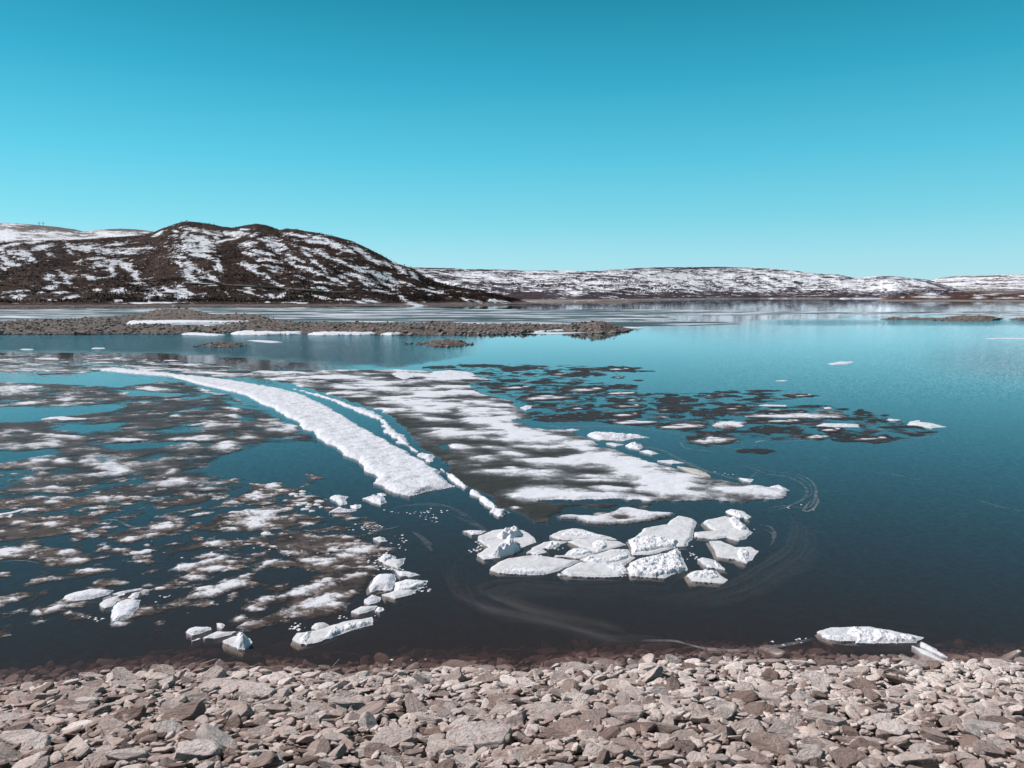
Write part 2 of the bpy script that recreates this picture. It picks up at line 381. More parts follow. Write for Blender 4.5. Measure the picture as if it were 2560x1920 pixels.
# ================================================================ HILLS
def hill(name, sil, base, r_base, r_ridge, x0, x1, sx, rows, relief, strk, bias, namp, nsc, mat, label, kind='structure', cat=None, blur=1.0, hill_pow=1.0):
    px = np.arange(x0, x1 + sx, sx).astype(float); t = np.concatenate([np.linspace(0, 1, rows), [1.08, 1.25, 1.6]])
    T_, P_ = np.meshgrid(t, px, indexing='ij')
    sil = np.array(sil, float); base = np.array(base, float)
    ys = np.interp(P_, sil[:, 0], sil[:, 1]) + .8 * fbm(P_ / 22, 0 * P_ + 3, 4) * np.minimum(1, 1)
    rb = np.interp(P_, [a for a, _ in r_base], [b for _, b in r_base]); rg = np.interp(P_, [a for a, _ in r_ridge], [b for _, b in r_ridge])
    tt = np.minimum(T_, 1)
    yb = np.interp(P_, base[:, 0], base[:, 1]); yp = yb + (ys - yb) * tt ** hill_pow
    r = rb + (rg - rb) * T_
    dx, dy, dz = ray(P_, yp); hl = np.sqrt(dx * dx + dy * dy); X = dx / hl * r; Y = dy / hl * r; Z = CH + dz / hl * r
    Zr = Z
    env = np.sin(np.pi * np.clip(tt, 0, 1)) ** .8
    Z = Z + relief * env * fbm(X / (relief * 9), Y / (relief * 9), 5, 3) * (T_ <= 1)
    Z = np.where(T_ > 1, Z - (T_ - 1) * (rg - rb) * .35, Z)
    Z[0] -= 3
    qx, qy = P_, proj(X, Y, Z)[1]
    v = strokes(strk, qx, qy); nv = fbm(X / nsc[0], Z / nsc[1] + Y / (nsc[0] * 3), 5, 7)
    s = np.maximum(v * .5 + nv * .6, bias(qx, qy) + nv * namp)
    me = mesh(name, np.stack([X.ravel(), Y.ravel(), Z.ravel()], 1), gridtris(*X.shape, flip=False), {'snow': np.clip(.5 + .5 * s, 0, 1)})
    o = tag(link(name, me, mat), label, cat, kind=kind); return o, X, Y, Z, s, qx, qy
AS = [(-900, 640), (-500, 600), (-200, 596), (0, 607), (60, 603), (150, 601), (240, 596), (350, 588), (385, 580), (400, 573), (420, 566), (445, 558), (465, 552.5), (480, 554), (520, 559), (555, 566),
      (580, 569), (600, 566), (620, 562), (640, 559), (655, 561), (668, 563), (680, 568), (700, 575), (715, 572), (740, 573), (760, 577), (800, 583), (840, 592), (880, 602), (920, 621),
      (950, 636), (975, 650), (1000, 661), (1020, 667), (1036, 673), (1060, 690), (1090, 704), (1130, 715), (1200, 726), (1260, 742), (1300, 750), (1330, 757)]
BASE = [(-900, 770), (0, 769), (450, 767), (900, 767), (1060, 766.5), (1150, 764), (1250, 762), (1330, 761), (1380, 757), (1450, 754), (1600, 751), (1750, 749), (1900, 746), (2200, 746), (2240, 750), (2330, 751), (2560, 751), (3200, 751)]
def dep(y): return CH * F / (y - HY)
A_s = [(0,617,60,607,3),(60,607,100,605,3),(170,613,200,625,5),(195,622,240,620,7),(215,618,235,622,5),(270,611,320,608,2.5),(250,622,275,622,1.5),(300,622,375,621,2.5),(262,628,285,626,4),(270,632,340,631,4),(215,648,260,645,2.5),(190,654,215,650,1.5),(190,660,210,660,2),(260,653,310,650,3),(230,665,265,660,5),(265,663,300,655,6),(270,668,285,678,5),(300,665,330,675,5),(310,670,345,682,4),(260,676,285,680,3),(285,655,330,665,4),(335,688,350,705,5),(330,710,362,710,2.5),(115,688,130,692,5),(112,695,125,700,3),(152,682,170,690,4),(165,690,185,690,3),(165,700,175,707,5),(214,690,235,697,4),(235,697,265,695,2),(270,692,285,690,2),(130,705,150,708,4),(110,720,135,718,4),(25,729,65,726,2.5),(65,726,88,724,1),(35,740,45,745,4),(50,738,62,740,4),(98,731,108,729,3),(140,731,165,729,2),(168,745,190,741,3),(120,750,135,751,2),(238,725,250,724,2.5),(285,728,310,726,5),(228,752,243,752,2.5),(288,752,305,752,2),
(0,622,10,630,5),(15,625,30,635,4),(35,630,60,640,5),(55,628,75,635,4),(85,622,120,614,5),(100,618,115,620,4),(0,642,15,650,5),(10,655,50,662,5),(35,645,60,648,3),(65,652,85,652,3),(0,668,15,673,3),(70,640,85,648,3),(170,627,178,632,4),(120,636,135,640,3),(385,590,405,581,3),(425,590,440,588,2),(435,578,445,580,2),(340,758,480,756,1.2),(365,745,385,738,4),(375,755,370,748,3),(385,728,405,738,5),(412,722,430,730,5),(440,728,470,745,8),(450,718,478,735,5),(455,735,440,755,3),
(462,571,500,575,3.5),(470,567,480,572,3),(500,577,540,587,3),(546,583,620,585,4.5),(570,585,590,590,4),(455,592,465,584,4),(478,588,485,590,3),(460,600,490,600,7),(485,595,520,600,6),(500,600,530,610,6),(440,615,520,612,3),(500,612,520,625,6),(530,608,580,598,3),(535,593,545,597,3),(455,622,520,628,6),(480,632,520,640,6),(440,640,460,645,5),(445,655,455,665,4),(470,660,490,680,8),(465,685,490,700,7),(490,693,515,695,3),(495,675,505,680,3),(545,652,550,675,5),(540,675,535,668,2),(520,688,540,700,5),(460,705,480,708,2.5),(480,708,540,712,1.5),(603,611,630,610,5),(600,573,622,575,2),(655,598,700,608,4),(665,593,700,600,3),(700,608,715,618,3),(630,605,642,608,2),(665,610,690,615,3),(680,620,710,625,5),(690,628,700,632,4),(625,625,660,632,4),(615,633,640,637,3),(660,632,680,638,4),(645,652,660,650,3),(655,645,695,655,2.5),(602,662,630,662,4),(640,668,650,665,2.5),(664,664,700,672,3),(680,676,694,680,2.5),(624,673,650,685,4),(658,687,680,702,4),(680,702,708,717,3),(720,585,770,592,3.5),(775,590,810,598,4),(760,602,830,607,4),(800,595,830,610,5),(820,605,860,620,6),(860,618,880,628,5),(880,618,910,630,5),(890,625,918,635,3),
(745,618,790,628,3),(750,622,775,640,3),(790,628,830,645,5),(830,645,870,662,4),(870,662,900,672,4),(720,640,760,655,4),(720,655,750,668,4),(740,665,790,675,3),(770,675,800,685,3),(780,650,795,662,3),(800,665,820,685,3),(840,670,880,690,3),(850,690,870,700,3),(870,682,920,700,5),(900,700,920,712,3),(810,690,850,705,3),(745,690,770,697,2),(770,702,840,712,2),(612,718,628,722,2),(610,728,650,740,2.5),(565,731,573,738,2),(670,738,685,742,4),(692,742,710,738,3),(745,738,755,743,3),(780,737,825,752,2.5),(800,742,830,748,2),(835,748,870,750,2),(885,752,905,756,2),(770,718,790,722,2),(800,720,815,722,3),(665,755,672,755,1.5),(718,756,755,757,1.2),(920,676,970,700,5),(970,690,990,708,6),(985,700,1030,714,3),(880,665,905,680,5),(900,700,950,716,3),(955,705,990,725,3),(920,645,960,660,4),(990,665,1010,680,5),(960,655,975,665,3),(1020,675,1040,692,4),(925,725,980,733,2),(1050,722,1100,732,2.5),(1070,718,1100,726,1.5),(1068,737,1080,737,2),(1115,741,1130,742,2),(1155,745,1175,755,2),(1188,751,1200,755,3),(1230,750,1258,754,3),(1000,742,1015,755,4),(1010,752,1055,765,3.5),(915,750,940,755,4)]
def biasA(x, y):
    b = -.62 + 0 * x
    b += .30 * np.exp(-((x - 700) / 60) ** 2 - ((y - 640) / 35) ** 2) + .22 * np.exp(-((x - 880) / 90) ** 2 - ((y - 660) / 45) ** 2)
    b += .24 * np.exp(-((x - 480) / 50) ** 2 - ((y - 635) / 45) ** 2) + .2 * np.exp(-((x - 40) / 60) ** 2 - ((y - 645) / 25) ** 2) + .15 * np.exp(-((x - 470) / 70) ** 2 - ((y - 742) / 12) ** 2)
    b -= .35 * np.exp(-((x - 590) / 45) ** 2 - ((y - 660) / 50) ** 2) + .5 * np.exp(-((y - 571) / 8) ** 2) * (x > 450) * (x < 900) + .4 * (y > 758)
    return b
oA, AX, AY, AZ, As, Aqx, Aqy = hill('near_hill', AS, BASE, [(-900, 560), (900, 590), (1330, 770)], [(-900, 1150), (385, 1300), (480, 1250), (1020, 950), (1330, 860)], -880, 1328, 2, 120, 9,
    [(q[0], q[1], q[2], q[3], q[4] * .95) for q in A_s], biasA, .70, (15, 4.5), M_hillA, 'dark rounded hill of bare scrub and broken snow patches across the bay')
B_s = [(0,558,60,563,1.5),(0,563,45,567,2),[(-900,570),(-300,574),(-100,571),(0,572),(30,573),(45,580),(118,575),(100,580),(60,588),(45,593),(40,600),(25,604),(-50,600),(-400,598),(-900,605)],[(108,582),(143,578),(140,585)],[(60,593),(170,590),(250,590),(350,583),(290,596),(200,600),(100,602),(70,598)],(165,585,185,585,2),[(205,578),(260,577),(300,583),(360,585),(290,597),(250,590),(255,588),(230,583)]]
hill('plateau', [(-900, 600), (-300, 566), (-60, 560), (0, 557), (20, 557), (100, 563), (150, 568), (185, 573), (205, 578), (215, 578.5), (250, 574), (300, 571.5), (340, 573), (385, 579), (430, 586), (520, 610)],
    [(-900, 640), (520, 640)], [(-900, 1500), (520, 1500)], [(-900, 2700), (520, 2700)], -880, 500, 3, 50, 3, B_s, lambda x, y: -.9 + 1.05 * sstep(575, 581, y) * (1 - sstep(600, 606, y)) * (x < 385), 1.0, (60, 12), M_hillB, 'snowy plateau behind the near hill, carrying two pylons')
C_s = [(1030,670,1060,672,1),(1045,675,1065,681,1.5),(1060,687,1080,690,1.5),(1075,677,1140,690,1.5),(1100,683,1240,700,2),(1085,698,1100,700,2),(1100,705,1150,708,3),(1120,703,1160,702,2),(1150,685,1260,690,4),(1200,688,1260,700,6),(1160,680,1230,683,2),(1260,695,1330,700,4),(1130,694,1200,706,1.5),(1210,700,1340,715,2),(1290,680,1360,680,2),(1310,693,1360,693,4),(1160,715,1190,716,2),(1210,722,1230,724,2),(1260,720,1290,722,2),(1320,680,1390,682,2),(1320,693,1420,690,4),(1325,697,1370,698,3),(1395,677,1440,678,2.5),(1385,680,1450,680,1.5),(1405,705,1460,703,2),(1435,707,1550,707,4),(1420,708,1555,710,3),(1490,686,1560,682,3),(1390,722,1430,722,2.5),(1450,720,1530,722,3),(1425,733,1460,733,4),(1600,680,1660,681,3.5),(1580,690,1640,690,3),(1600,695,1680,700,6),(1640,700,1700,708,6),(1680,712,1720,722,3),(1650,688,1760,695,7),(1700,700,1760,712,6),(1760,690,1800,700,4),(1720,705,1765,720,3),(1570,715,1610,722,3),
(1765,680,1800,680,5),(1790,690,1840,690,7),(1800,700,1850,715,7),(1780,695,1800,715,5),(1830,715,1900,728,4),(1860,690,1890,705,6),(1850,672,1900,680,3),(1880,680,2000,695,4),(1890,685,1950,715,5),(1900,710,1940,728,4),(1950,697,2010,722,4),(1960,690,2060,710,6),(1990,690,2060,700,4),(1960,678,2010,685,3),(2010,683,2080,703,4),(2060,703,2160,723,5),(2060,686,2085,689,2),(2090,700,2180,720,4),(2150,725,2200,722,4),(2165,710,2230,700,5),(2200,715,2240,722,4),(2240,702,2300,705,2),(2080,700,2160,725,5),(2165,693,2195,691,1.5),(2105,700,2165,703,2),(2170,709,2210,703,3),(2170,722,2215,722,3),(2190,717,2260,712,5),(2225,708,2250,710,4),(2240,700,2340,718,2),(2250,720,2300,722,2),(2220,725,2250,725,2.5),(2275,698,2345,718,2),(2310,740,2355,742,1.5),(2310,734,2345,736,2),(2437,738,2455,740,1),(2505,745,2540,745,1.2)]
def biasC(x, y): return -.22 - .5 * sstep(724, 742, y) + .15 * sstep(1250, 1450, x) - .2 * sstep(2250, 2330, x) - .4 * (1 - sstep(669, 675, y))
CS = [(900, 660), (1020, 668), (1100, 670), (1140, 671), (1160, 673), (1200, 673), (1280, 675), (1320, 677), (1360, 676), (1425, 676), (1445, 678), (1500, 677), (1540, 673), (1600, 670), (1660, 668), (1720, 668), (1800, 667), (1860, 669), (1920, 671), (1960, 675), (2000, 678), (2040, 684), (2080, 686), (2100, 686), (2130, 694), (2145, 695), (2170, 692), (2200, 690), (2240, 691), (2280, 696), (2310, 698), (2325, 701), (2360, 712), (2420, 730), (2480, 743), (2520, 748)]
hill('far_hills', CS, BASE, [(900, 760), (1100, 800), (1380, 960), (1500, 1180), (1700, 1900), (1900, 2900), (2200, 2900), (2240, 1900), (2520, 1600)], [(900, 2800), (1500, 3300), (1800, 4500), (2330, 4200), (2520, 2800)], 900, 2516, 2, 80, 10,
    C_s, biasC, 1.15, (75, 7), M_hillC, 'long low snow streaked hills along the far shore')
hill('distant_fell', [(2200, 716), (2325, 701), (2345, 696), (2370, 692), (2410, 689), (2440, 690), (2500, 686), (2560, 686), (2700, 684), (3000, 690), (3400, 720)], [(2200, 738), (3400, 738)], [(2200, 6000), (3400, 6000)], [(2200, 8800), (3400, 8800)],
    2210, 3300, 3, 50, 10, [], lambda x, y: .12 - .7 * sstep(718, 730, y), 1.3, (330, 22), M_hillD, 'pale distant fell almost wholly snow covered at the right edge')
hill('heath_mounds', [(2180, 749.5), (2215, 746), (2260, 739), (2300, 733), (2330, 736), (2360, 738), (2400, 731), (2440, 730), (2480, 735), (2520, 736), (2560, 732), (2700, 735), (3000, 738), (3300, 745)], [(2180, 750), (2240, 750), (2330, 751.5), (3400, 751.5)],
    [(2180, 1580), (3400, 1500)], [(2180, 2300), (3400, 2300)], 2190, 3280, 3, 26, 1.5, [(2295,742,2355,743,1.6),(2310,735,2345,738,2.2),(2434,744,2457,745,1.3),(2437,738,2455,740,1.2),(2457,736,2487,737,1),(2500,745,2540,745,1.3),(2550,739,2570,740,1.2),(2252,743,2262,743,1),(2360,728,2365,728,1)],
    lambda x, y: -1.2 + 0 * x, .2, (60, 6), M_mound, 'low reddish brown heath mounds behind the pale spit on the far right shore')

# bare birch scrub over the near hill
Mx = (Aqx > -350) & (As < .1) & (AZ > 3.5)
Mx[:4] = False; Mx[120:] = False
ii = np.argwhere(Mx); dens = fbm(AX / 60, AY / 60, 3, 9) + .4
wgt = np.clip(dens[Mx], .03, 1) * (.4 + 1.0 * (AX[Mx] * 0 + 1)); wgt /= wgt.sum()
pick = ii[rng.choice(len(ii), 36000, p=wgt)]
P0 = np.stack([AX[pick[:, 0], pick[:, 1]], AY[pick[:, 0], pick[:, 1]], AZ[pick[:, 0], pick[:, 1]]], 1)
P0[:, :2] += rng.normal(0, 1.6, (len(P0), 2)); hgt = .6 + 1.3 * rng.random(len(P0)) ** 2
K_ = 6; VV = []; ang = rng.uniform(0, 2 * np.pi, (len(P0), K_)); sp2 = rng.uniform(.15, .55, (len(P0), K_)) * hgt[:, None]
tip = P0[:, None, :] + np.stack([np.cos(ang) * sp2, np.sin(ang) * sp2, hgt[:, None] * rng.uniform(.55, 1, ang.shape)], 2)
wd = .16 * hgt[:, None, None] * np.stack([np.cos(ang + 1.5), np.sin(ang + 1.5), 0 * ang], 2)
mid = (P0[:, None, :] * .45 + tip * .55)
V4 = np.stack([np.broadcast_to(P0[:, None, :], tip.shape) - [0, 0, .4], mid + wd, tip, mid - wd], 2).reshape(-1, 3)
me = mesh('birch_scrub', V4, np.arange(len(V4)).reshape(-1, 4))
tag(link('birch_scrub', me, M_scrub, smooth=False), 'bare brown birch scrub covering the slopes of the near hill', 'scrub', kind='stuff')

# gravel road, poles and pylons on the hills
def hill_at(px, py):
    d = (Aqx - px) ** 2 + ((Aqy - py) * 1.5) ** 2; k = np.unravel_index(np.argmin(d), d.shape); return np.array([AX[k], AY[k], AZ[k]])
rd = [hill_at(x, y) for x, y in [(458, 706), (485, 710), (520, 711), (560, 712), (600, 713), (640, 716), (700, 722), (760, 727), (820, 731), (880, 732), (940, 731), (1000, 734)]]
rv = []
for k in range(len(rd) * 4 - 4):
    a, b_ = rd[k // 4], rd[k // 4 + 1]; q = a + (b_ - a) * (k % 4) / 4
    nrm = q[:2] / np.linalg.norm(q[:2]); rv += [(q[0] - nrm[0] * 2.6, q[1] - nrm[1] * 2.6, q[2] - .3), (q[0] - nrm[0] * 2.6, q[1] - nrm[1] * 2.6, q[2] + .7), (q[0] + nrm[0] * 2.6, q[1] + nrm[1] * 2.6, q[2] + .9)]
rf = []
for k in range(len(rv) // 3 - 1):
    for j_ in (0, 1): rf.append((3 * k + j_, 3 * k + j_ + 3, 3 * k + j_ + 4, 3 * k + j_ + 1))
tag(link('road', mesh('road', rv, rf), M_road), 'pale gravel road crossing the foot of the near hill', kind='structure')
def tube(pts, rad, n=8, cap=True):
    pts = np.array(pts, float); V = []; Fq = []
    rad = np.broadcast_to(rad, len(pts))
    for k, q in enumerate(pts):
        d = pts[min(k + 1, len(pts) - 1)] - pts[max(k - 1, 0)]; d /= np.linalg.norm(d)
        u = np.cross(d, [0, 0, 1] if abs(d[2]) < .9 else [1, 0, 0]); u /= np.linalg.norm(u); w = np.cross(d, u)
        for a in range(n): V.append(q + rad[k] * (math.cos(2 * math.pi * a / n) * u + math.sin(2 * math.pi * a / n) * w))
    for k in range(len(pts) - 1):
        for a in range(n): Fq.append((k * n + a, k * n + (a + 1) % n, (k + 1) * n + (a + 1) % n, (k + 1) * n + a))
    return np.array(V), np.array(Fq)
def empty(name, loc, label, cat, group=None):
    o = bpy.data.objects.new(name, None); S.collection.objects.link(o); o.location = loc; return tag(o, label, cat, group)
def tpart(name, pts, rad, mat, parent, n=8):
    V, Fq = tube(pts, rad, n); return link(name, mesh(name, V, Fq), mat, parent)
for px, py, h, lb in [(646, 718, 8.5, 'tall wooden utility pole beside the snow gully on the near hill'), (878, 722, 6, 'short wooden utility pole by the road near the hill right flank')]:
    q = hill_at(px, py); o = empty('utility_pole', tuple(q), lb, 'pole', 'utility poles along the hill road')
    tpart('pole', [(0, 0, -1), (0, 0, h)], [.28, .2], M_wood, o); tpart('crossarm', [(-.9, 0, h - .6), (.9, 0, h - .6)], .13, M_wood, o)
for k, (px, lb) in enumerate([(98, 'left one of two small pylons standing on the snowy plateau skyline'), (108, 'right one of two small pylons standing on the snowy plateau skyline')]):
    dx, dy, dz = ray(px, 563); hl = math.hypot(dx, dy); r = 2690; q = (dx / hl * r, dy / hl * r, CH + dz / hl * r - 1)
    o = empty('power_pylon', q, lb, 'pylon', 'pylons on the plateau skyline')
    tpart('mast', [(0, 0, -3), (0, 0, 11)], .5, M_steel, o); tpart('crossarm', [(-5, 0, 7), (5, 0, 7)], .35, M_steel, o)
    tpart('brace', [(0, 0, 4), (0, 0, 7)], .7, M_steel, o)

# ================================================================ ICE
def pxgrid(poly, sx, sy, pad=4):
    P = np.asarray(poly, float); x0, y0 = P.min(0) - pad * 2; x1, y1 = P.max(0) + pad; y0 = max(y0, 742.5)
    return np.meshgrid(np.arange(x0, x1 + sx, sx), np.arange(y0, y1 + sy, sy))
def sheet(name, polys, mat, label, cat, group=None, kind=None, sx=3, sy=2, holes=(), strk=(), bias=-.6, namp=.5, nsc=1.2, edge=.15, edge_sc=1.0,
          hole_noise=None, top=.05, snow_h=.10, bank=.15, depth=.12, relief=.02, rsc=.6, seed=0, zref=0.0, parent=None, crag=0.0, xs=1.0, rimw=.3, vk=.75, shrink=0.0):
    allp = [q for P in polys for q in P]; PX, PY = pxgrid(allp, sx, sy)
    X, Y = unp(PX, PY, zref); f = np.full(X.shape, -1e9)
    for P in polys: f = np.maximum(f, sdf(wpoly(P, zref), X, Y))
    for P in holes: f = np.minimum(f, -sdf(wpoly(P, zref), X, Y))
    f = f - shrink + edge * fbm(X / edge_sc, Y / edge_sc, 4, seed)
    if hole_noise:
        th, sc, w = hole_noise; t_ = th(PX, PY) if callable(th) else th
        f = np.minimum(f, (fbm(X / sc, Y / sc, 5, seed + 3) + t_) * w)
    v = strokes(strk, PX, PY) if len(strk) else -1.5 + 0 * X
    nz = fbm(X / nsc * xs, Y / nsc, 5, seed + 1)
    bb = bias(PX, PY) if callable(bias) else bias
    nz2 = fbm(X / nsc * xs * 3.1, Y / nsc * 2.6, 4, seed + 11)
    s = np.clip(.5 + .5 * np.maximum(v * vk + nz * .75 * (namp > 0) + nz2 * .6 * (namp > 0), bb + nz * namp * 2 + nz2 * namp * .9), 0, 1)
    res = march(PX, PY, f, [X, Y, f, s])
    if res is None: return None
    A, T = res
    x, y, ff, ss = A.T
    pr = sstep(0, bank, ff); sn = sstep(.4, .75, ss)
    z = top * pr ** .6 + snow_h * sn * sstep(0, bank * 1.5, ff) + relief * fbm(x / rsc, y / rsc, 4, seed + 2) * pr
    if crag: z = z + crag * pr * (np.abs(fbm(x / (rsc * 1.4), y / (rsc * 1.4), 5, seed + 6)) * 1.6 + .25 * fbm(x / .12, y / .12, 3, seed + 8))
    z = np.maximum(z, .008)
    V, T2, bv = skirt(np.stack([x, y, z], 1), T[:, ::-1] if False else T, depth)
    rim = sstep(-.02, rimw, ff); me = mesh(name, V, T2, {'snow': np.concatenate([ss, ss[bv]]), 'rim': np.concatenate([rim, rim[bv]])})
    return tag(link(name, me, mat, parent), label, cat, group, kind)

tongue = [(244,925),(285,920),(346,927),(407,933),(529,946),(610,957),(692,972),(753,986),(800,1009),(824,1020),(861,1043),(885,1059),(922,1081),(963,1102),(1003,1124),(1044,1146),(1085,1171),(1103,1179),(1100,1191),(1134,1217),(1085,1228),(1052,1234),(1024,1239),(995,1234),(975,1226),(969,1216),(938,1207),(946,1195),(922,1181),(898,1159),(887,1146),(869,1140),(853,1126),(793,1094),(785,1078),(757,1072),(745,1053),(724,1045),(692,1025),(651,1007),(610,986),(549,972),(488,958),(427,941),(346,935)]
sheet('ice_tongue', [tongue], M_tongue, 'long curved white snow covered ice tongue tapering into the distance', 'ice sheet', sx=2, sy=1.1, bias=1, namp=0, edge=.24, edge_sc=1.3, top=.08, snow_h=.06, bank=.25, relief=.065, rsc=1.0, depth=.2, crag=.025)
sheet('ice_strip', [[(700,964),(753,974),(800,985),(850,1000),(881,1012),(930,1025),(963,1041),(995,1075),(1020,1092),(1044,1120),(1060,1132),(1097,1136),(1092,1158),(1065,1160),(1048,1148),(1028,1128),(991,1108),(967,1090),(950,1073),(950,1055),(898,1035),(824,1002),(770,985)]], M_tongue,
    'narrow white ice strip along the right side of the open lead', 'ice strip', 'broken pieces of the white strip beside the lead', sx=2, sy=1, bias=1, namp=0, shrink=.22, edge=.3, edge_sc=1.0, top=.05, snow_h=.06, bank=.25, relief=.08, rsc=.8)
sheet('ice_strip', [[(1103,1172),(1114,1180),(1134,1188),(1156,1205),(1170,1220),(1162,1222),(1142,1211),(1128,1200),(1117,1186)]], M_tongue, 'small white strip piece just below the tip of the long tongue', 'ice strip', 'broken pieces of the white strip beside the lead', sx=1.5, sy=1, bias=1, namp=0, edge=.1, edge_sc=.6, top=.07, snow_h=.05, relief=.06, rsc=.5)
sheet('ice_strip', [[(1173,1224),(1187,1226),(1204,1239),(1224,1250),(1235,1261),(1246,1272),(1263,1278),(1278,1282),(1263,1285),(1260,1292),(1246,1292),(1235,1282),(1225,1281),(1229,1270),(1213,1261),(1201,1253),(1198,1244),(1176,1236)]], M_tongue, 'jagged white strip piece at the near end, pointing at the dark slush corner', 'ice strip', 'broken pieces of the white strip beside the lead', sx=1.5, sy=1, bias=1, namp=0, edge=.1, edge_sc=.6, top=.07, snow_h=.05, relief=.06, rsc=.5)

central = [(620,930),(720,928),(800,924),(900,925),(980,924),(1060,928),(1195,941),(1227,949),(1166,961),(1207,986),(1276,1002),(1288,1018),(1329,1037),(1327,1045),(1276,1051),(1313,1063),(1329,1071),(1410,1077),(1467,1092),(1500,1116),(1565,1132),(1626,1157),(1713,1181),(1774,1193),(1843,1205),(1924,1218),(1961,1226),(1963,1234),(1953,1244),(1904,1246),(1855,1256),(1782,1252),(1721,1254),(1653,1252),(1613,1265),(1500,1268),(1450,1264),(1400,1272),(1375,1295),(1374,1308),(1345,1305),(1313,1287),(1269,1269),(1222,1247),(1186,1222),(1130,1180),(1100,1145),(1066,1128),(1035,1092),(1010,1068),(975,1035),(930,1018),(860,998),(790,976),(720,957),(640,945)]
Wp1 = [(1140,1012),(1200,1000),(1270,1008),(1320,1035),(1300,1063),(1410,1078),(1467,1092),(1500,1116),(1565,1133),(1626,1157),(1713,1181),(1843,1205),(1961,1226),(1953,1244),(1888,1249),(1855,1256),(1720,1254),(1653,1250),(1600,1225),(1590,1205),(1560,1190),(1500,1180),(1430,1168),(1350,1160),(1400,1146),(1450,1150),(1400,1130),(1330,1115),(1270,1105),(1260,1095),(1200,1078),(1160,1055),(1130,1035)]
Cs = [Wp1,(1060,1085,1200,1086,9),(1105,1115,1200,1130,9),(1210,1122,1340,1145,8),(1300,1145,1450,1162,7),(1180,1146,1240,1148,5),(1178,1181,1300,1178,5),(1250,1188,1520,1194,9),(1400,1200,1540,1205,3),(1285,1238,1360,1241,9),(1340,1233,1440,1240,12),(1430,1241,1560,1243,6),(1550,1246,1650,1250,7),(1500,1221,1560,1224,6),(1260,1172,1290,1171,3),(1205,1253,1225,1256,3),
  (640,936,760,940,5),(700,950,820,956,4),(760,938,900,944,7),(860,950,1000,958,7),(900,970,1060,980,8),(820,965,900,972,5),(920,995,1040,1005,8),(1000,935,1150,950,5),(980,1010,1100,1030,9),(860,985,930,992,5),(1060,960,1200,985,8),(1020,1040,1120,1052,7),(935,1022,985,1030,4),(1280,1270,1300,1271,2)]
def biasCen(x, y):
    b = -.62 + .60 * (1 - sstep(1000, 1075, y)) * sstep(620, 700, x)
    return b + .30 * np.exp(-((x - 1060) / 130) ** 2 - ((y - 1020) / 28) ** 2) - .45 * np.exp(-((x - 900) / 60) ** 2 - ((y - 1003) / 16) ** 2)
POLYW[0] = 24.0
sheet('mottled_ice_sheet', [central], M_mid, 'large mottled ice sheet with soft white streaks over dark soaked ice, right of the lead', 'ice sheet', sx=2.6, sy=1.2, strk=Cs, bias=biasCen, namp=.62, nsc=3.0, vk=.55, edge=.5, edge_sc=1.6, top=.03, snow_h=.05, bank=.25, relief=.03, rsc=1.0, xs=.55,
    holes=[[(1085,1113),(1125,1110),(1130,1122),(1100,1124)],[(1655,1252),(1600,1262),(1500,1256),(1380,1258),(1300,1252),(1270,1242),(1300,1250),(1430,1252),(1560,1250)]])
POLYW[0] = 6.0
sheet('ice_floe', [[(1390,1290),(1440,1290),(1490,1292),(1480,1284),(1530,1282),(1545,1272),(1570,1270),(1600,1277),(1640,1282),(1689,1285),(1680,1292),(1640,1301),(1570,1311),(1510,1313),(1470,1310),(1440,1300),(1400,1297)]], M_near, 'wide lens shaped white floe with dark pits between the mottled sheet and the slabs', 'ice floe', sx=1.6, sy=1, bias=lambda x, y: .55 - 1.3 * np.exp(-((x - 1553) / 22) ** 2 - ((y - 1296) / 6) ** 2) - .7 * np.exp(-((x - 1520) / 20) ** 2 - ((y - 1287) / 4) ** 2), namp=.35, nsc=.8, edge=.06, edge_sc=.5, top=.05, snow_h=.05)

# soaked ice field on the left: nobody could count its pieces
LF = [(-300,948),(0,955),(150,960),(300,968),(420,952),(480,962),(600,998),(690,1040),(740,1064),(770,1085),(787,1105),(700,1106),(640,1112),(560,1137),(535,1152),(480,1176),(520,1186),(560,1192),(600,1215),(585,1225),(500,1232),(400,1250),(250,1245),(100,1240),(-300,1235)]
LH = [[(-300,1020),(60,1018),(150,1017),(310,1009),(300,1024),(190,1038),(100,1050),(0,1058),(-300,1062)],[(180,1062),(300,1060),(280,1075),(200,1085),(150,1072)],[(255,1110),(475,1104),(400,1118),(280,1123)],[(-50,1132),(130,1122),(105,1142),(0,1156),(-50,1160)],[(-50,1176),(80,1178),(72,1192),(0,1215),(-50,1215)],[(445,1060),(480,1058),(470,1072),(440,1070)],[(300,975),(470,985),(420,990),(330,988)],[(560,1000),(640,1022),(600,1020)]]
LS = [(480,1068,540,1062,9),(665,1065,745,1068,12),(575,1040,610,1045,4),(430,1040,450,1040,3),(290,1100,370,1102,4),(95,1087,200,1094,4),(0,1115,60,1118,8),(60,1118,150,1112,7),(75,1155,135,1145,8),(130,1155,170,1153,6),(215,1150,300,1150,8),(225,1160,330,1185,10),(220,1188,335,1186,6),(250,1145,290,1165,10),(540,1120,590,1115,9),(430,1100,540,1098,5),(440,1110,490,1112,5),(600,1095,640,1092,5),(410,1212,470,1205,7),(420,1182,445,1178,5),(35,1200,90,1200,5),(108,1222,160,1220,3),(200,1218,260,1213,3),(150,985,195,983,4),(0,975,90,972,10),(150,1000,180,998,5),(40,1010,110,1005,4),(110,1018,190,1012,6),(310,985,360,980,6),(330,975,420,975,5),(500,975,560,985,5),(600,1000,650,1012,5),(560,1020,600,1025,3)]
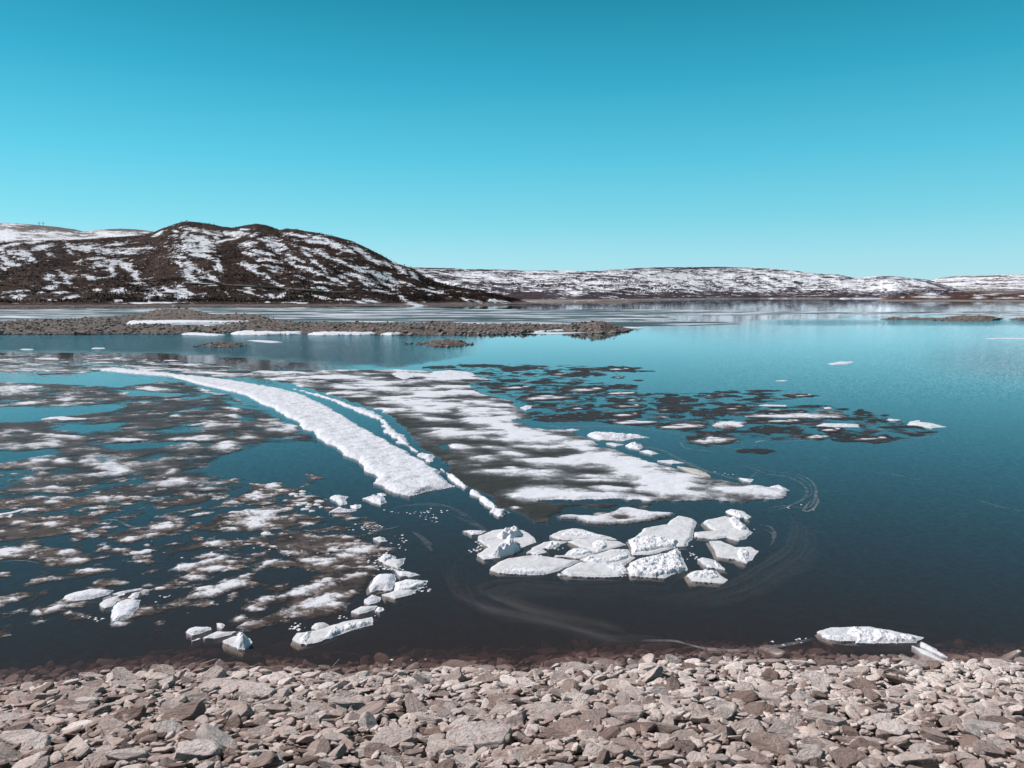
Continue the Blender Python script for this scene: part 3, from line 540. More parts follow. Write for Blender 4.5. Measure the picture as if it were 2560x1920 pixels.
sheet('soaked_ice_field', [LF], M_left, 'wide field of soaked grey ice with snow patches and holes left of the tongue', 'ice field', kind='stuff', sx=2.6, sy=1.4, holes=LH, strk=LS, bias=-.42, namp=.55, nsc=1.7, edge=.9, edge_sc=2.2, xs=.7,
    rimw=.8, hole_noise=(lambda x, y: .62 - .22 * sstep(1120, 1240, y) - .12 * np.exp(-((x - 420) / 200) ** 2 - ((y - 995) / 25) ** 2), 2.6, .9), top=.02, snow_h=.05, bank=.2, relief=.015)
SF = [('brown slush raft reaching in from the left edge, above the lowest pair of ovals', [(-200,1290),(100,1286),(250,1285),(270,1300),(200,1330),(120,1345),(0,1357),(-200,1362)], [(36,1308,69,1306,3),(105,1312,155,1308,4),(0,1330,15,1329,2),(-60,1320,-10,1322,4)], -.55),
 ('grey slush raft with two white snow caps near the left edge', [(-200,1366),(60,1364),(110,1370),(190,1370),(255,1398),(205,1415),(140,1420),(60,1400),(-200,1396)], [(-40,1388,58,1377,9),(152,1384,192,1381,6),(174,1404,217,1400,5)], -.42),
 ('brown slush band with white streaks, just below the soaked field', [(-200,1252),(100,1240),(240,1242),(350,1237),(400,1242),(260,1262),(150,1270),(0,1268),(-200,1270)], [(83,1243,181,1243,5),(231,1247,340,1240,7),(362,1242,394,1242,3),(123,1256,152,1256,3)], -.5),
 ('dark brown slush raft without snow, left of the open pool', [(360,1258),(460,1240),(550,1240),(500,1260),(420,1268)], [], -.75),
 ('speckled slush raft with a hooked tail stretching right', [(563,1256),(600,1235),(640,1213),(700,1205),(735,1222),(775,1200),(760,1186),(770,1182),(812,1195),(790,1204),(745,1225),(700,1240),(640,1255)], [(662,1214,701,1214,6),(615,1243,669,1243,6),(636,1234,652,1233,4),(745,1222,775,1212,2),(695,1228,715,1224,3)], -.35),
 ('thin brown slush band above the little lily floes', [(698,1250),(760,1240),(815,1243),(790,1256),(722,1264)], [(705,1253,718,1253,2),(785,1240,797,1240,2)], -.7),
 ('large snow topped slush raft with a bright white crown, right of the brown triangle', [(552,1330),(560,1290),(600,1277),(700,1263),(735,1266),(755,1300),(755,1312),(700,1325),(620,1330)], [(564,1285,700,1276,8),(615,1308,687,1283,14),(560,1325,600,1323,5),(610,1318,680,1314,4)], -.3),
 ('brown triangular slush raft between two white ones', [(485,1325),(520,1310),(545,1285),(559,1290),(558,1328),(520,1332)], [], -.8),
 ('narrow slush raft with a white back, lower left of the brown triangle', [(280,1352),(290,1340),(340,1325),(380,1305),(450,1294),(480,1300),(470,1320),(400,1335),(340,1357),(290,1362)], [(372,1328,456,1302,9),(297,1355,343,1348,5)], -.4),
 ('small brown slush raft at the foot of the pale foam curls', [(200,1338),(250,1325),(270,1332),(330,1328),(350,1345),(280,1350),(240,1340)], [(203,1335,253,1323,3)], -.7),
 ('thin brown slush crescent with a round white head', [(395,1387),(440,1370),(520,1350),(560,1352),(560,1366),(480,1378),(420,1390)], [(528,1358,557,1359,6)], -.75),
 ('small slush raft holding one white snow spot', [(240,1380),(300,1367),(332,1374),(335,1386),(320,1391),(300,1388)], [(286,1373,318,1373,5),(307,1388,328,1387,3)], -.5),
 ('bent brown slush finger right of the snow spot raft', [(353,1362),(375,1360),(402,1380),(388,1383)], [(362,1363,374,1364,2)], -.7),
 ('ragged white raft with a dark pond in its middle', [(422,1427),(443,1411),(503,1403),(485,1390),(510,1385),(561,1383),(572,1394),(592,1400),(648,1389),(640,1403),(600,1410),(579,1423),(525,1434),(532,1443),(510,1455),(470,1459),(450,1447),(452,1433)], [(430,1425,500,1408,8),(500,1388,565,1386,5),(510,1403,580,1398,8),(560,1400,590,1408,6),(500,1428,560,1420,6),(458,1447,505,1442,8),(610,1396,625,1398,3)], -.25),
 ('long slanting white slush raft nearest the two snow lumps', [(456,1492),(481,1476),(490,1470),(561,1447),(633,1430),(632,1412),(660,1400),(715,1396),(695,1410),(669,1420),(642,1438),(619,1466),(561,1485),(525,1497),(470,1500)], [(540,1475,610,1455,11),(490,1472,540,1470,6),(470,1492,530,1486,7),(590,1450,632,1434,7),(645,1415,700,1400,6)], -.15),
 ('brown lens shaped slush raft with one white stripe', [(566,1562),(579,1541),(600,1533),(618,1534),(640,1548),(690,1548),(680,1552),(637,1556),(606,1568)], [(581,1550,609,1543,4)], -.75),
 ('faint brown slush smear between the snowy rafts', [(669,1467),(700,1462),(729,1450),(725,1460),(713,1468),(690,1470)], [], -.75),
 ('broad brown slush field crowded with white snow patches beside the thick floes', [(690,1345),(700,1330),(720,1312),(735,1325),(800,1338),(860,1335),(900,1345),(950,1362),(965,1378),(935,1400),(930,1430),(925,1460),(905,1480),(880,1500),(872,1525),(830,1542),(780,1550),(720,1550),(640,1560),(610,1550),(700,1530),(718,1510),(705,1488),(740,1465),(770,1450),(790,1435),(755,1418),(735,1405),(715,1388),(670,1376),(645,1368),(660,1360)], [(698,1383,752,1383,5),(755,1402,830,1402,6),(790,1411,820,1410,4),(830,1374,945,1374,8),(835,1364,900,1362,4),(835,1389,890,1394,6),(840,1418,864,1418,4),(808,1451,828,1451,3),(858,1447,912,1436,4),(742,1474,800,1466,7),(718,1484,790,1482,6),(745,1524,845,1495,13),(770,1508,842,1492,10),(805,1516,855,1512,4),(875,1479,887,1479,3),(645,1366,660,1365,3),(676,1367,690,1368,2),(790,1337,825,1335,5),(855,1342,890,1343,4)], -.55),
 ('brown crescent of slush left of the white oval floe', [(65,1501),(80,1490),(101,1478),(137,1468),(130,1481),(100,1495),(74,1508),(70,1522)], [], -.72),
 ('blurry grey slush oval under the white oval floe', [(70,1532),(87,1516),(127,1516),(154,1508),(172,1515),(172,1526),(118,1539),(90,1543)], [(85,1532,100,1534,5),(120,1525,155,1516,5)], -.28),
 ('grey brown slush patch at the tip of the slender floes', [(358,1468),(375,1460),(405,1457),(432,1475),(420,1483),(380,1481)], [(358,1463,372,1461,4),(395,1473,410,1472,3)], -.45),
 ('faint brown slush fragment at the left edge, nearest the beach', [(-100,1565),(0,1567),(42,1584),(20,1594),(-100,1600)], [(10,1592,40,1585,1.5)], -.85),
 ('pinkish white floe half cut by the left edge of the frame', [(-80,1500),(0,1497),(40,1495),(18,1508),(4,1522),(-80,1530)], [(-50,1510,12,1500,7),(-30,1518,8,1515,5)], .0)]
for k, (lb, P, st, bi) in enumerate(SF):
    sheet('slush_raft', [P], M_near, lb, 'slush raft', 'slush rafts drifting in the near left water', sx=2, sy=1.2, strk=st, bias=bi, namp=.42, nsc=.55, edge=.22, edge_sc=.5, top=.012, snow_h=.03, bank=.15, relief=.008, depth=.03, seed=k + 20, xs=.7, rimw=.35, vk=.6,
          hole_noise=(.62, .7, .5))
sheet('slush_fragments', [[(-300,1180),(560,1190),(700,1215),(860,1260),(980,1340),(1000,1400),(940,1480),(860,1545),(700,1575),(420,1590),(150,1560),(-300,1590)]], M_near, 'fine scattered fragments of grey slush between the near left rafts', 'slush', kind='stuff', sx=2.2, sy=1.2,
      bias=-.15, namp=.6, nsc=.5, edge=.5, edge_sc=2, xs=.6, rimw=.35, hole_noise=(lambda x, y: -.13 + .12 * (1 - sstep(1250, 1420, y)) + .05 * sstep(500, 750, x), 1.0, .8), top=.01, snow_h=.02, bank=.12, relief=.006, depth=.02, seed=77)
# plates on the mirror calm water, far left
sheet('thin_ice_plates', [[(-300,884),(250,888),(480,903),(620,922),(760,934),(700,944),(560,944),(440,932),(280,922),(180,938),(120,940),(0,928),(-300,935)]], M_left, 'scattered thin ice plates on mirror calm water above the tongue', 'ice plates', kind='stuff', sx=2.5, sy=.8,
    bias=.05, namp=.7, nsc=2.4, edge=1.2, edge_sc=4, hole_noise=(lambda x, y: .02 + .14 * sstep(900, 940, y), 3.2, 1.5), xs=.45, top=.02, snow_h=.05, bank=.3,
    strk=[(180,905,260,903,4),(240,897,350,895,2),(60,930,140,928,5),(0,915,60,918,3),(330,925,420,925,3),(480,930,600,938,3)])
# far grey ice beyond the island and its streaks
sheet('far_ice', [[(-400,770.5),(0,769.8),(300,768.6),(600,768),(1060,769.2),(1200,772.5),(1330,774),(1500,773.5),(1700,774.5),(1860,777),(2000,778),(2100,780),(2240,779),(2300,781),(2200,784),(2050,785),(1950,787),(1850,788),(1700,789),(1650,792),(1700,797),(1800,805),(1860,810),(1820,812),(1650,815),(1600,822),(1560,826),(1400,836),(900,825),(-400,822)]], M_far,
    'grey decaying ice sheet with white streaks between the long islet and the far shore', 'ice field', kind='stuff', sx=4, sy=.6, bias=-.10, namp=.85, nsc=16, edge=3, edge_sc=20, top=.03, snow_h=.05, bank=1.5, xs=.28,
    hole_noise=(lambda x, y: .75 - .5 * sstep(1350, 1700, x), 24, 8),
    strk=[(90,775,175,774,.9),(210,778,230,777,.8),(650,783,840,783.5,.7),(860,783.5,1030,783.5,.7),(1180,774,1300,775,.8),(330,776,400,776,.7),(0,789,120,786,.8),(660,797,760,797,.8),(1560,790,1660,792,1),(1600,800,1700,800,1.5),(1650,812,1860,808,1),(1780,777,1900,778,.9),(1840,783,1960,780,1)])
sheet('far_ice_streak', [[(2060,783.4),(2180,781),(2300,779.6),(2450,778.6),(2700,778.2),(2700,788),(2500,790),(2360,786.5),(2200,785),(2120,785.5)]], M_far, 'thin streak of grey ice behind the right hand islet', 'ice streak', sx=4, sy=.5, bias=.1, namp=.6, nsc=14, edge=2.0, edge_sc=16, top=.03, snow_h=.05, bank=1, xs=.4, hole_noise=(.25, 18, 8))

# dark floes right of the mottled sheet
DK = [(1053,1140,918,3),(1140,1250,914,3),(1240,1350,919,3.5),(1250,1310,925,3),(1300,1345,921,3),(1355,1400,928,3),(1360,1430,935,4,1),(1300,1345,936,3),(1420,1500,924,4),(1430,1480,931,3),(1490,1590,923,6,1),(1565,1607,920,1.8),(1480,1515,937,4),(1525,1565,943,3,1),(1400,1480,938,4),(1320,1398,956,4.5),(1381,1530,974,11,1),(1512,1598,966,5),(1410,1460,958,4),(1243,1309,952,5),(1190,1256,960,5),(1215,1349,969,7,1),(1288,1443,994,8,2),(1500,1598,983,4,2),(1544,1615,1000,5,1),(1514,1548,998,5),(1457,1495,997,4),(1636,1745,1000,8),(1658,1699,988,4),(1610,1636,986,3),(1730,1850,990,4),(1740,1800,984,2),(1780,1855,980,3),(1495,1623,1015,6,1),(1457,1490,1013,3),(1411,1479,1021,5,1),(1635,1735,1018,9),(1330,1525,1044,11),(1510,1612,1037,11,1),(1463,1510,1031,5),(1512,1650,1056,7,2),(1663,1718,1042,4),(1720,1826,1031,9),(1788,1886,1020,8),(1625,1772,1066,9,2),(1840,2135,1039,9,3),(1891,2024,1029,7),(1850,2030,1053,7,1),(1874,2005,1074,11),(2040,2113,1075,7,1),(2000,2080,1093,7,2),(2083,2246,1097,10,1),(2132,2184,1034,8),(2162,2228,1052,6),(2198,2225,1039,3),(2190,2312,1068,4),(2284,2350,1080,2.5),(1983,2083,1015,2.5),(2055,2083,1021,4,3),(2093,2125,1023,3),(1861,1958,977,2.5),(1861,1940,985,3),(1957,2046,989,5,1),(1885,1931,995,3),(1850,1912,998,2.5),(1710,1845,1101,14,2),(1838,1940,1129,7),(1783,1897,1079,4),(1770,1865,1062,12,3),(1186,1240,934,3),(1120,1180,956,3),(1090,1130,964,2),(1220,1270,980,3),(1330,1380,984,2.5),(1345,1400,1012,4),(1380,1415,1026,5),(1640,1690,1030,3),(2020,2090,1068,3),(2060,2150,1086,3),(1560,1640,928,2.4),(1380,1410,945,2),(1580,1610,951,2),(1650,1700,1008,2.5),(1815,1850,1010,2)]
rows = {}
for d in DK: rows.setdefault(0 if d[2] < 945 else 1 if d[2] < 1002 else 2 if d[2] < 1050 else 3, []).append(d)
RN = ['farthest row', 'second farthest row', 'second nearest row', 'nearest row']
def ordn(k): return {1: 'first', 2: 'second', 3: 'third', 4: 'fourth', 5: 'fifth', 6: 'sixth', 7: 'seventh', 8: 'eighth', 9: 'ninth'}.get(k, '%d%s' % (k, 'th' if 10 < k % 100 < 14 else {1: 'st', 2: 'nd', 3: 'rd'}.get(k % 10, 'th')))
kk = 0
for rw, lst in sorted(rows.items()):
    lst.sort(key=lambda d: d[0])
    for i_, d in enumerate(lst):
        x1, x2, yc, h = d[:4]; wt = d[4] if len(d) > 4 else 0; kk += 1; rr_ = random.Random(kk); P = []
        n = 14
        for a in range(n):
            th = 2 * math.pi * a / n; q = 1 + rr_.uniform(-.3, .3); c, s_ = math.cos(th), math.sin(th)
            P.append(((x1 + x2) / 2 + (x2 - x1) / 2 * np.sign(c) * abs(c) ** .9 * (1 + rr_.uniform(-.06, .06)), yc + h * 1.05 * q * np.sign(s_) * abs(s_) ** .8 + rr_.uniform(-.1, .1) * h))
        cx = (x1 + x2) / 2; w = (x2 - x1) / 2; st = []
        if wt == 1: st = [(cx - .3 * w, yc + .2 * h, cx + .35 * w, yc + .1 * h, .22 * h), (cx + .4 * w, yc - .3 * h, cx + .6 * w, yc - .2 * h, .15 * h)]
        if wt == 2: st = [(cx - .55 * w, yc + .35 * h, cx + .1 * w, yc + .1 * h, .35 * h), (cx, yc + .1 * h, cx + .75 * w, yc - .1 * h, .3 * h), (cx - .2 * w, yc - .4 * h, cx + .3 * w, yc - .4 * h, .2 * h)]
        if wt == 3: st = [(cx - .8 * w, yc + .2 * h, cx + .2 * w, yc + .1 * h, .45 * h), (cx - .1 * w, yc - .1 * h, cx + .7 * w, yc, .7 * h)]
        look = ['dark', 'flecked', 'striped', 'whitish'][wt]; sz = 'long' if x2 - x1 > 130 else 'small' if x2 - x1 < 60 else 'medium'
        st += [(cx + w * rr_.uniform(-.7, .7), yc + h * rr_.uniform(-.5, .5)) * 2 + (h * .09,) for _ in range(2)] if w > 35 and wt == 0 and kk % 3 == 0 else []
        st = [(s[0] - w * .2, s[1], s[0] + w * .2, s[3], s[4]) if len(s) == 5 and s[0] == s[2] else s for s in st]
        sheet('dark_floe', [P], M_right, '%s %s floe, %s from left in the dark patch\'s %s' % (sz, look, ordn(i_ + 1), RN[rw]), 'ice floe', 'dark wet floes right of the mottled sheet', sx=max(1.5, w / 30), sy=.6,
              strk=st, bias=-.78, namp=.30, nsc=1.2, edge=.75 * h * dep(yc) ** 2 / (CH * F) / 2, edge_sc=.9, rimw=.3, hole_noise=(.50, .9, .8), top=.015, snow_h=.03, bank=.2, relief=.005, depth=.03, seed=kk, xs=.5)
sheet('thin_dark_ice', [[(1050,918),(1150,910),(1350,912),(1500,916),(1610,918),(1560,932),(1450,948),(1560,960),(1600,972),(1560,985),(1650,980),(1760,986),(1880,975),(2050,985),(1980,1000),(1900,1005),(2100,1018),(2200,1040),(2350,1078),(2250,1100),(2000,1098),(1850,1108),(1740,1085),(1620,1068),(1480,1055),(1340,1050),(1300,1005),(1220,980),(1150,955),(1100,940)]], M_right, 'ragged streaks of thin dark ice between the larger dark floes', 'thin ice', kind='stuff', sx=2.2, sy=.8,
      bias=-.5, namp=.5, nsc=1.5, edge=1.5, edge_sc=3, xs=.5, rimw=.6, hole_noise=(.03, 1.7, 1.0), top=.01, snow_h=.02, bank=.2, relief=.004, depth=.02, seed=333)
# white floes far and middle
WF = [('flat white floe alone on open water at middle right', [(2068,909),(2085,907),(2100,904),(2137,904),(2130,908),(2115,911),(2085,912)], .1),
 ('long thin white floe cut by the right edge of the frame', [(2464,846),(2500,844.5),(2540,844.5),(2640,845),(2640,848),(2540,847.6),(2480,847.4)], .15),
 ('tiny grey sliver floe alone below the lone flat white floe', [(1940,951.5),(1955,950),(1975,952.3),(1960,953)], .04),
 ('white lens shaped floe drifting in front of the left rock islet', [(617,851),(643,850),(680,852),(710,856),(681,857.3),(640,854)], .1),
 ('thin white sliver at far left by the dark reflections', [(48,873),(62,871.8),(86,872.5),(80,875),(60,875)], .08),
 ('second thin white sliver, right of the one at far left', [(228,871),(240,869),(262,869.5),(262,872),(235,872.5)], .08),
 ('bright white floe in blue water of the left ice field', [(104,1048),(125,1043),(160,1041),(190,1044),(232,1046),(215,1050),(160,1051),(120,1051)], .12),
 ('bright white floe at the back edge of the mottled sheet, left of two', [(971,933),(1011,928),(1048,933),(1044,943),(1011,951),(985,945)], .12),
 ('domed bright white floe at the back edge, right of two', [(1052,937),(1085,929),(1125,925),(1178,931),(1195,941),(1158,947),(1085,945)], .14),
 ('white floe in the far patch shaped like a thin bar', [(1897,1014),(1915,1011.5),(1968,1013),(1966,1017),(1920,1016.5)], .06),
 ('white bar floe near the middle of the dark patch', [(2040,1066),(2055,1058.5),(2110,1059),(2152,1061),(2148,1068),(2080,1069)], .08),
 ('two horned white floe at the right tip of the dark patch', [(2268,1062),(2275,1054),(2298,1050.5),(2300,1055),(2330,1058),(2368,1068),(2330,1071),(2290,1065)], .1),
 ('small white floe left of the two horned one', [(2212,1048),(2230,1046.5),(2253,1050),(2240,1053),(2225,1052)], .06),
 ('small white lump floe at the mottled sheet right shoulder', [(1300,1019),(1315,1014),(1332,1015),(1328,1020),(1315,1026)], .15),
 ('largest bright floe off the right side of the mottled sheet', [(1466,1088),(1480,1081),(1530,1082),(1560,1087),(1575,1084),(1627,1095),(1590,1096),(1560,1102),(1500,1100),(1480,1095)], .22),
 ('lumpy bright floe below the largest one beside the sheet', [(1562,1115),(1572,1109),(1600,1110),(1609,1118),(1600,1124),(1575,1121)], .3),
 ('pointed bright floe lowest of the three beside the sheet', [(1597,1128),(1620,1125),(1650,1135),(1630,1137)], .15),
 ('thin pale floe just below the largest bright one', [(1511,1108),(1530,1107),(1560,1112),(1540,1116)], .08),
 ('thin white shard off the right edge of the sheet, upper', [(1640,1152),(1680,1150),(1712,1158),(1680,1160)], .1),
 ('row of thin white chips on the sheet right rim', [(1412,1075),(1430,1072),(1452,1076),(1430,1078)], .15),
 ('cream coloured slab along the rim near the sheet tip', [(1692,1166),(1740,1172),(1765,1182),(1780,1193),(1730,1184)], .12),
 ('small white shard above the sheet tip', [(1845,1194),(1884,1199),(1880,1206),(1860,1203)], .12),
 ('splintered bright shard at the very tip of the sheet', [(1924,1217),(1940,1214),(1955,1216),(1975,1227),(1955,1229),(1945,1226)], .2),
 ('slanted thin white sliver at the left edge above the brown raft', [(-20,1288),(0,1284),(30,1280),(69,1268),(66,1273),(30,1284),(0,1289)], .1),
 ('knobbly white floe above the triangular one', [(821,1246),(834,1239),(871,1242),(865,1249),(866,1261),(851,1264),(840,1253)], .22),
 ('triangular white floe left of centre', [(821,1282),(832,1275),(848,1266),(862,1273),(894,1277),(876,1281)], .22),
 ('small rounded floe right of the triangular one', [(873,1264),(904,1261),(904,1268),(890,1274),(876,1268)], .2),
 ('thick wedge floe just below the tongue end', [(908,1246),(930,1242),(960,1242),(967,1257),(952,1262),(932,1256)], .28),
 ('small cap floe on top of the thick wedge', [(943,1234),(960,1233),(966,1239),(955,1241),(946,1239)], .2),
 ('small lumpy floe between the slush field and the foam', [(932,1346),(949,1341),(965,1348),(963,1351),(975,1353),(950,1356)], .2),
 ('tiny white floe in dark water, left of the slush field', [(652,1334),(662,1328),(675,1331),(678,1336),(665,1339)], .14),
 ('tiny flat floe right beside the tiny white one', [(697,1334),(706,1331),(714,1333),(706,1336)], .08)]
for k, (lb, P, tp) in enumerate(WF):
    d_ = dep(np.mean([q[1] for q in P])); y_ = np.mean([q[1] for q in P])
    sheet('ice_floe', [P], M_cream if 'cream' in lb else M_tongue, lb, 'ice floe', 'white floes scattered over the open water', sx=1.5, sy=.5 if y_ < 1000 else .8, bias=1, namp=0, edge=.045 * d_ / 25, edge_sc=.4 * d_ / 25, top=tp * .35, snow_h=.02, bank=.2 * d_ / 25 + .05, relief=tp * .3, rsc=.3 * d_ / 25, seed=k + 60, crag=tp * .25)
# little round "lily" floes
for k, (x, y, w, h) in enumerate([(734,1235.5,13,2.5),(756,1229,10,2.6),(756,1234.5,9,2.2),(741,1240,6,2),(747,1262,9,2.6),(792,1262,11,3),(798,1253.5,14,3.4),(772,1261,9,2),(763,1273,11,2.2),(780,1277.5,8,2),(765,1257,7,2),(771,1267,8,2),(802,1267,5,1.7)]):
    P = [(x + w * math.cos(a / 10 * 6.283), y + h * math.sin(a / 10 * 6.283)) for a in range(10)]
    sheet('pancake_floe', [P], M_slab if k % 3 else M_tongue, 'little round pancake floe, %s from the left in the cluster left of the triangular floe' % ordn(sorted([734,756.1,756,741,747,792,798,772,763,780,765,771,802]).index([734,756.1,756,741,747,792,798,772,763,780,765,771,802][k]) + 1), 'ice floe', 'little pancake floes left of the triangular floe', sx=1, sy=.6, bias=1, namp=0, edge=.03, edge_sc=.3, top=.04, snow_h=.02, relief=.01, depth=.05, seed=k)

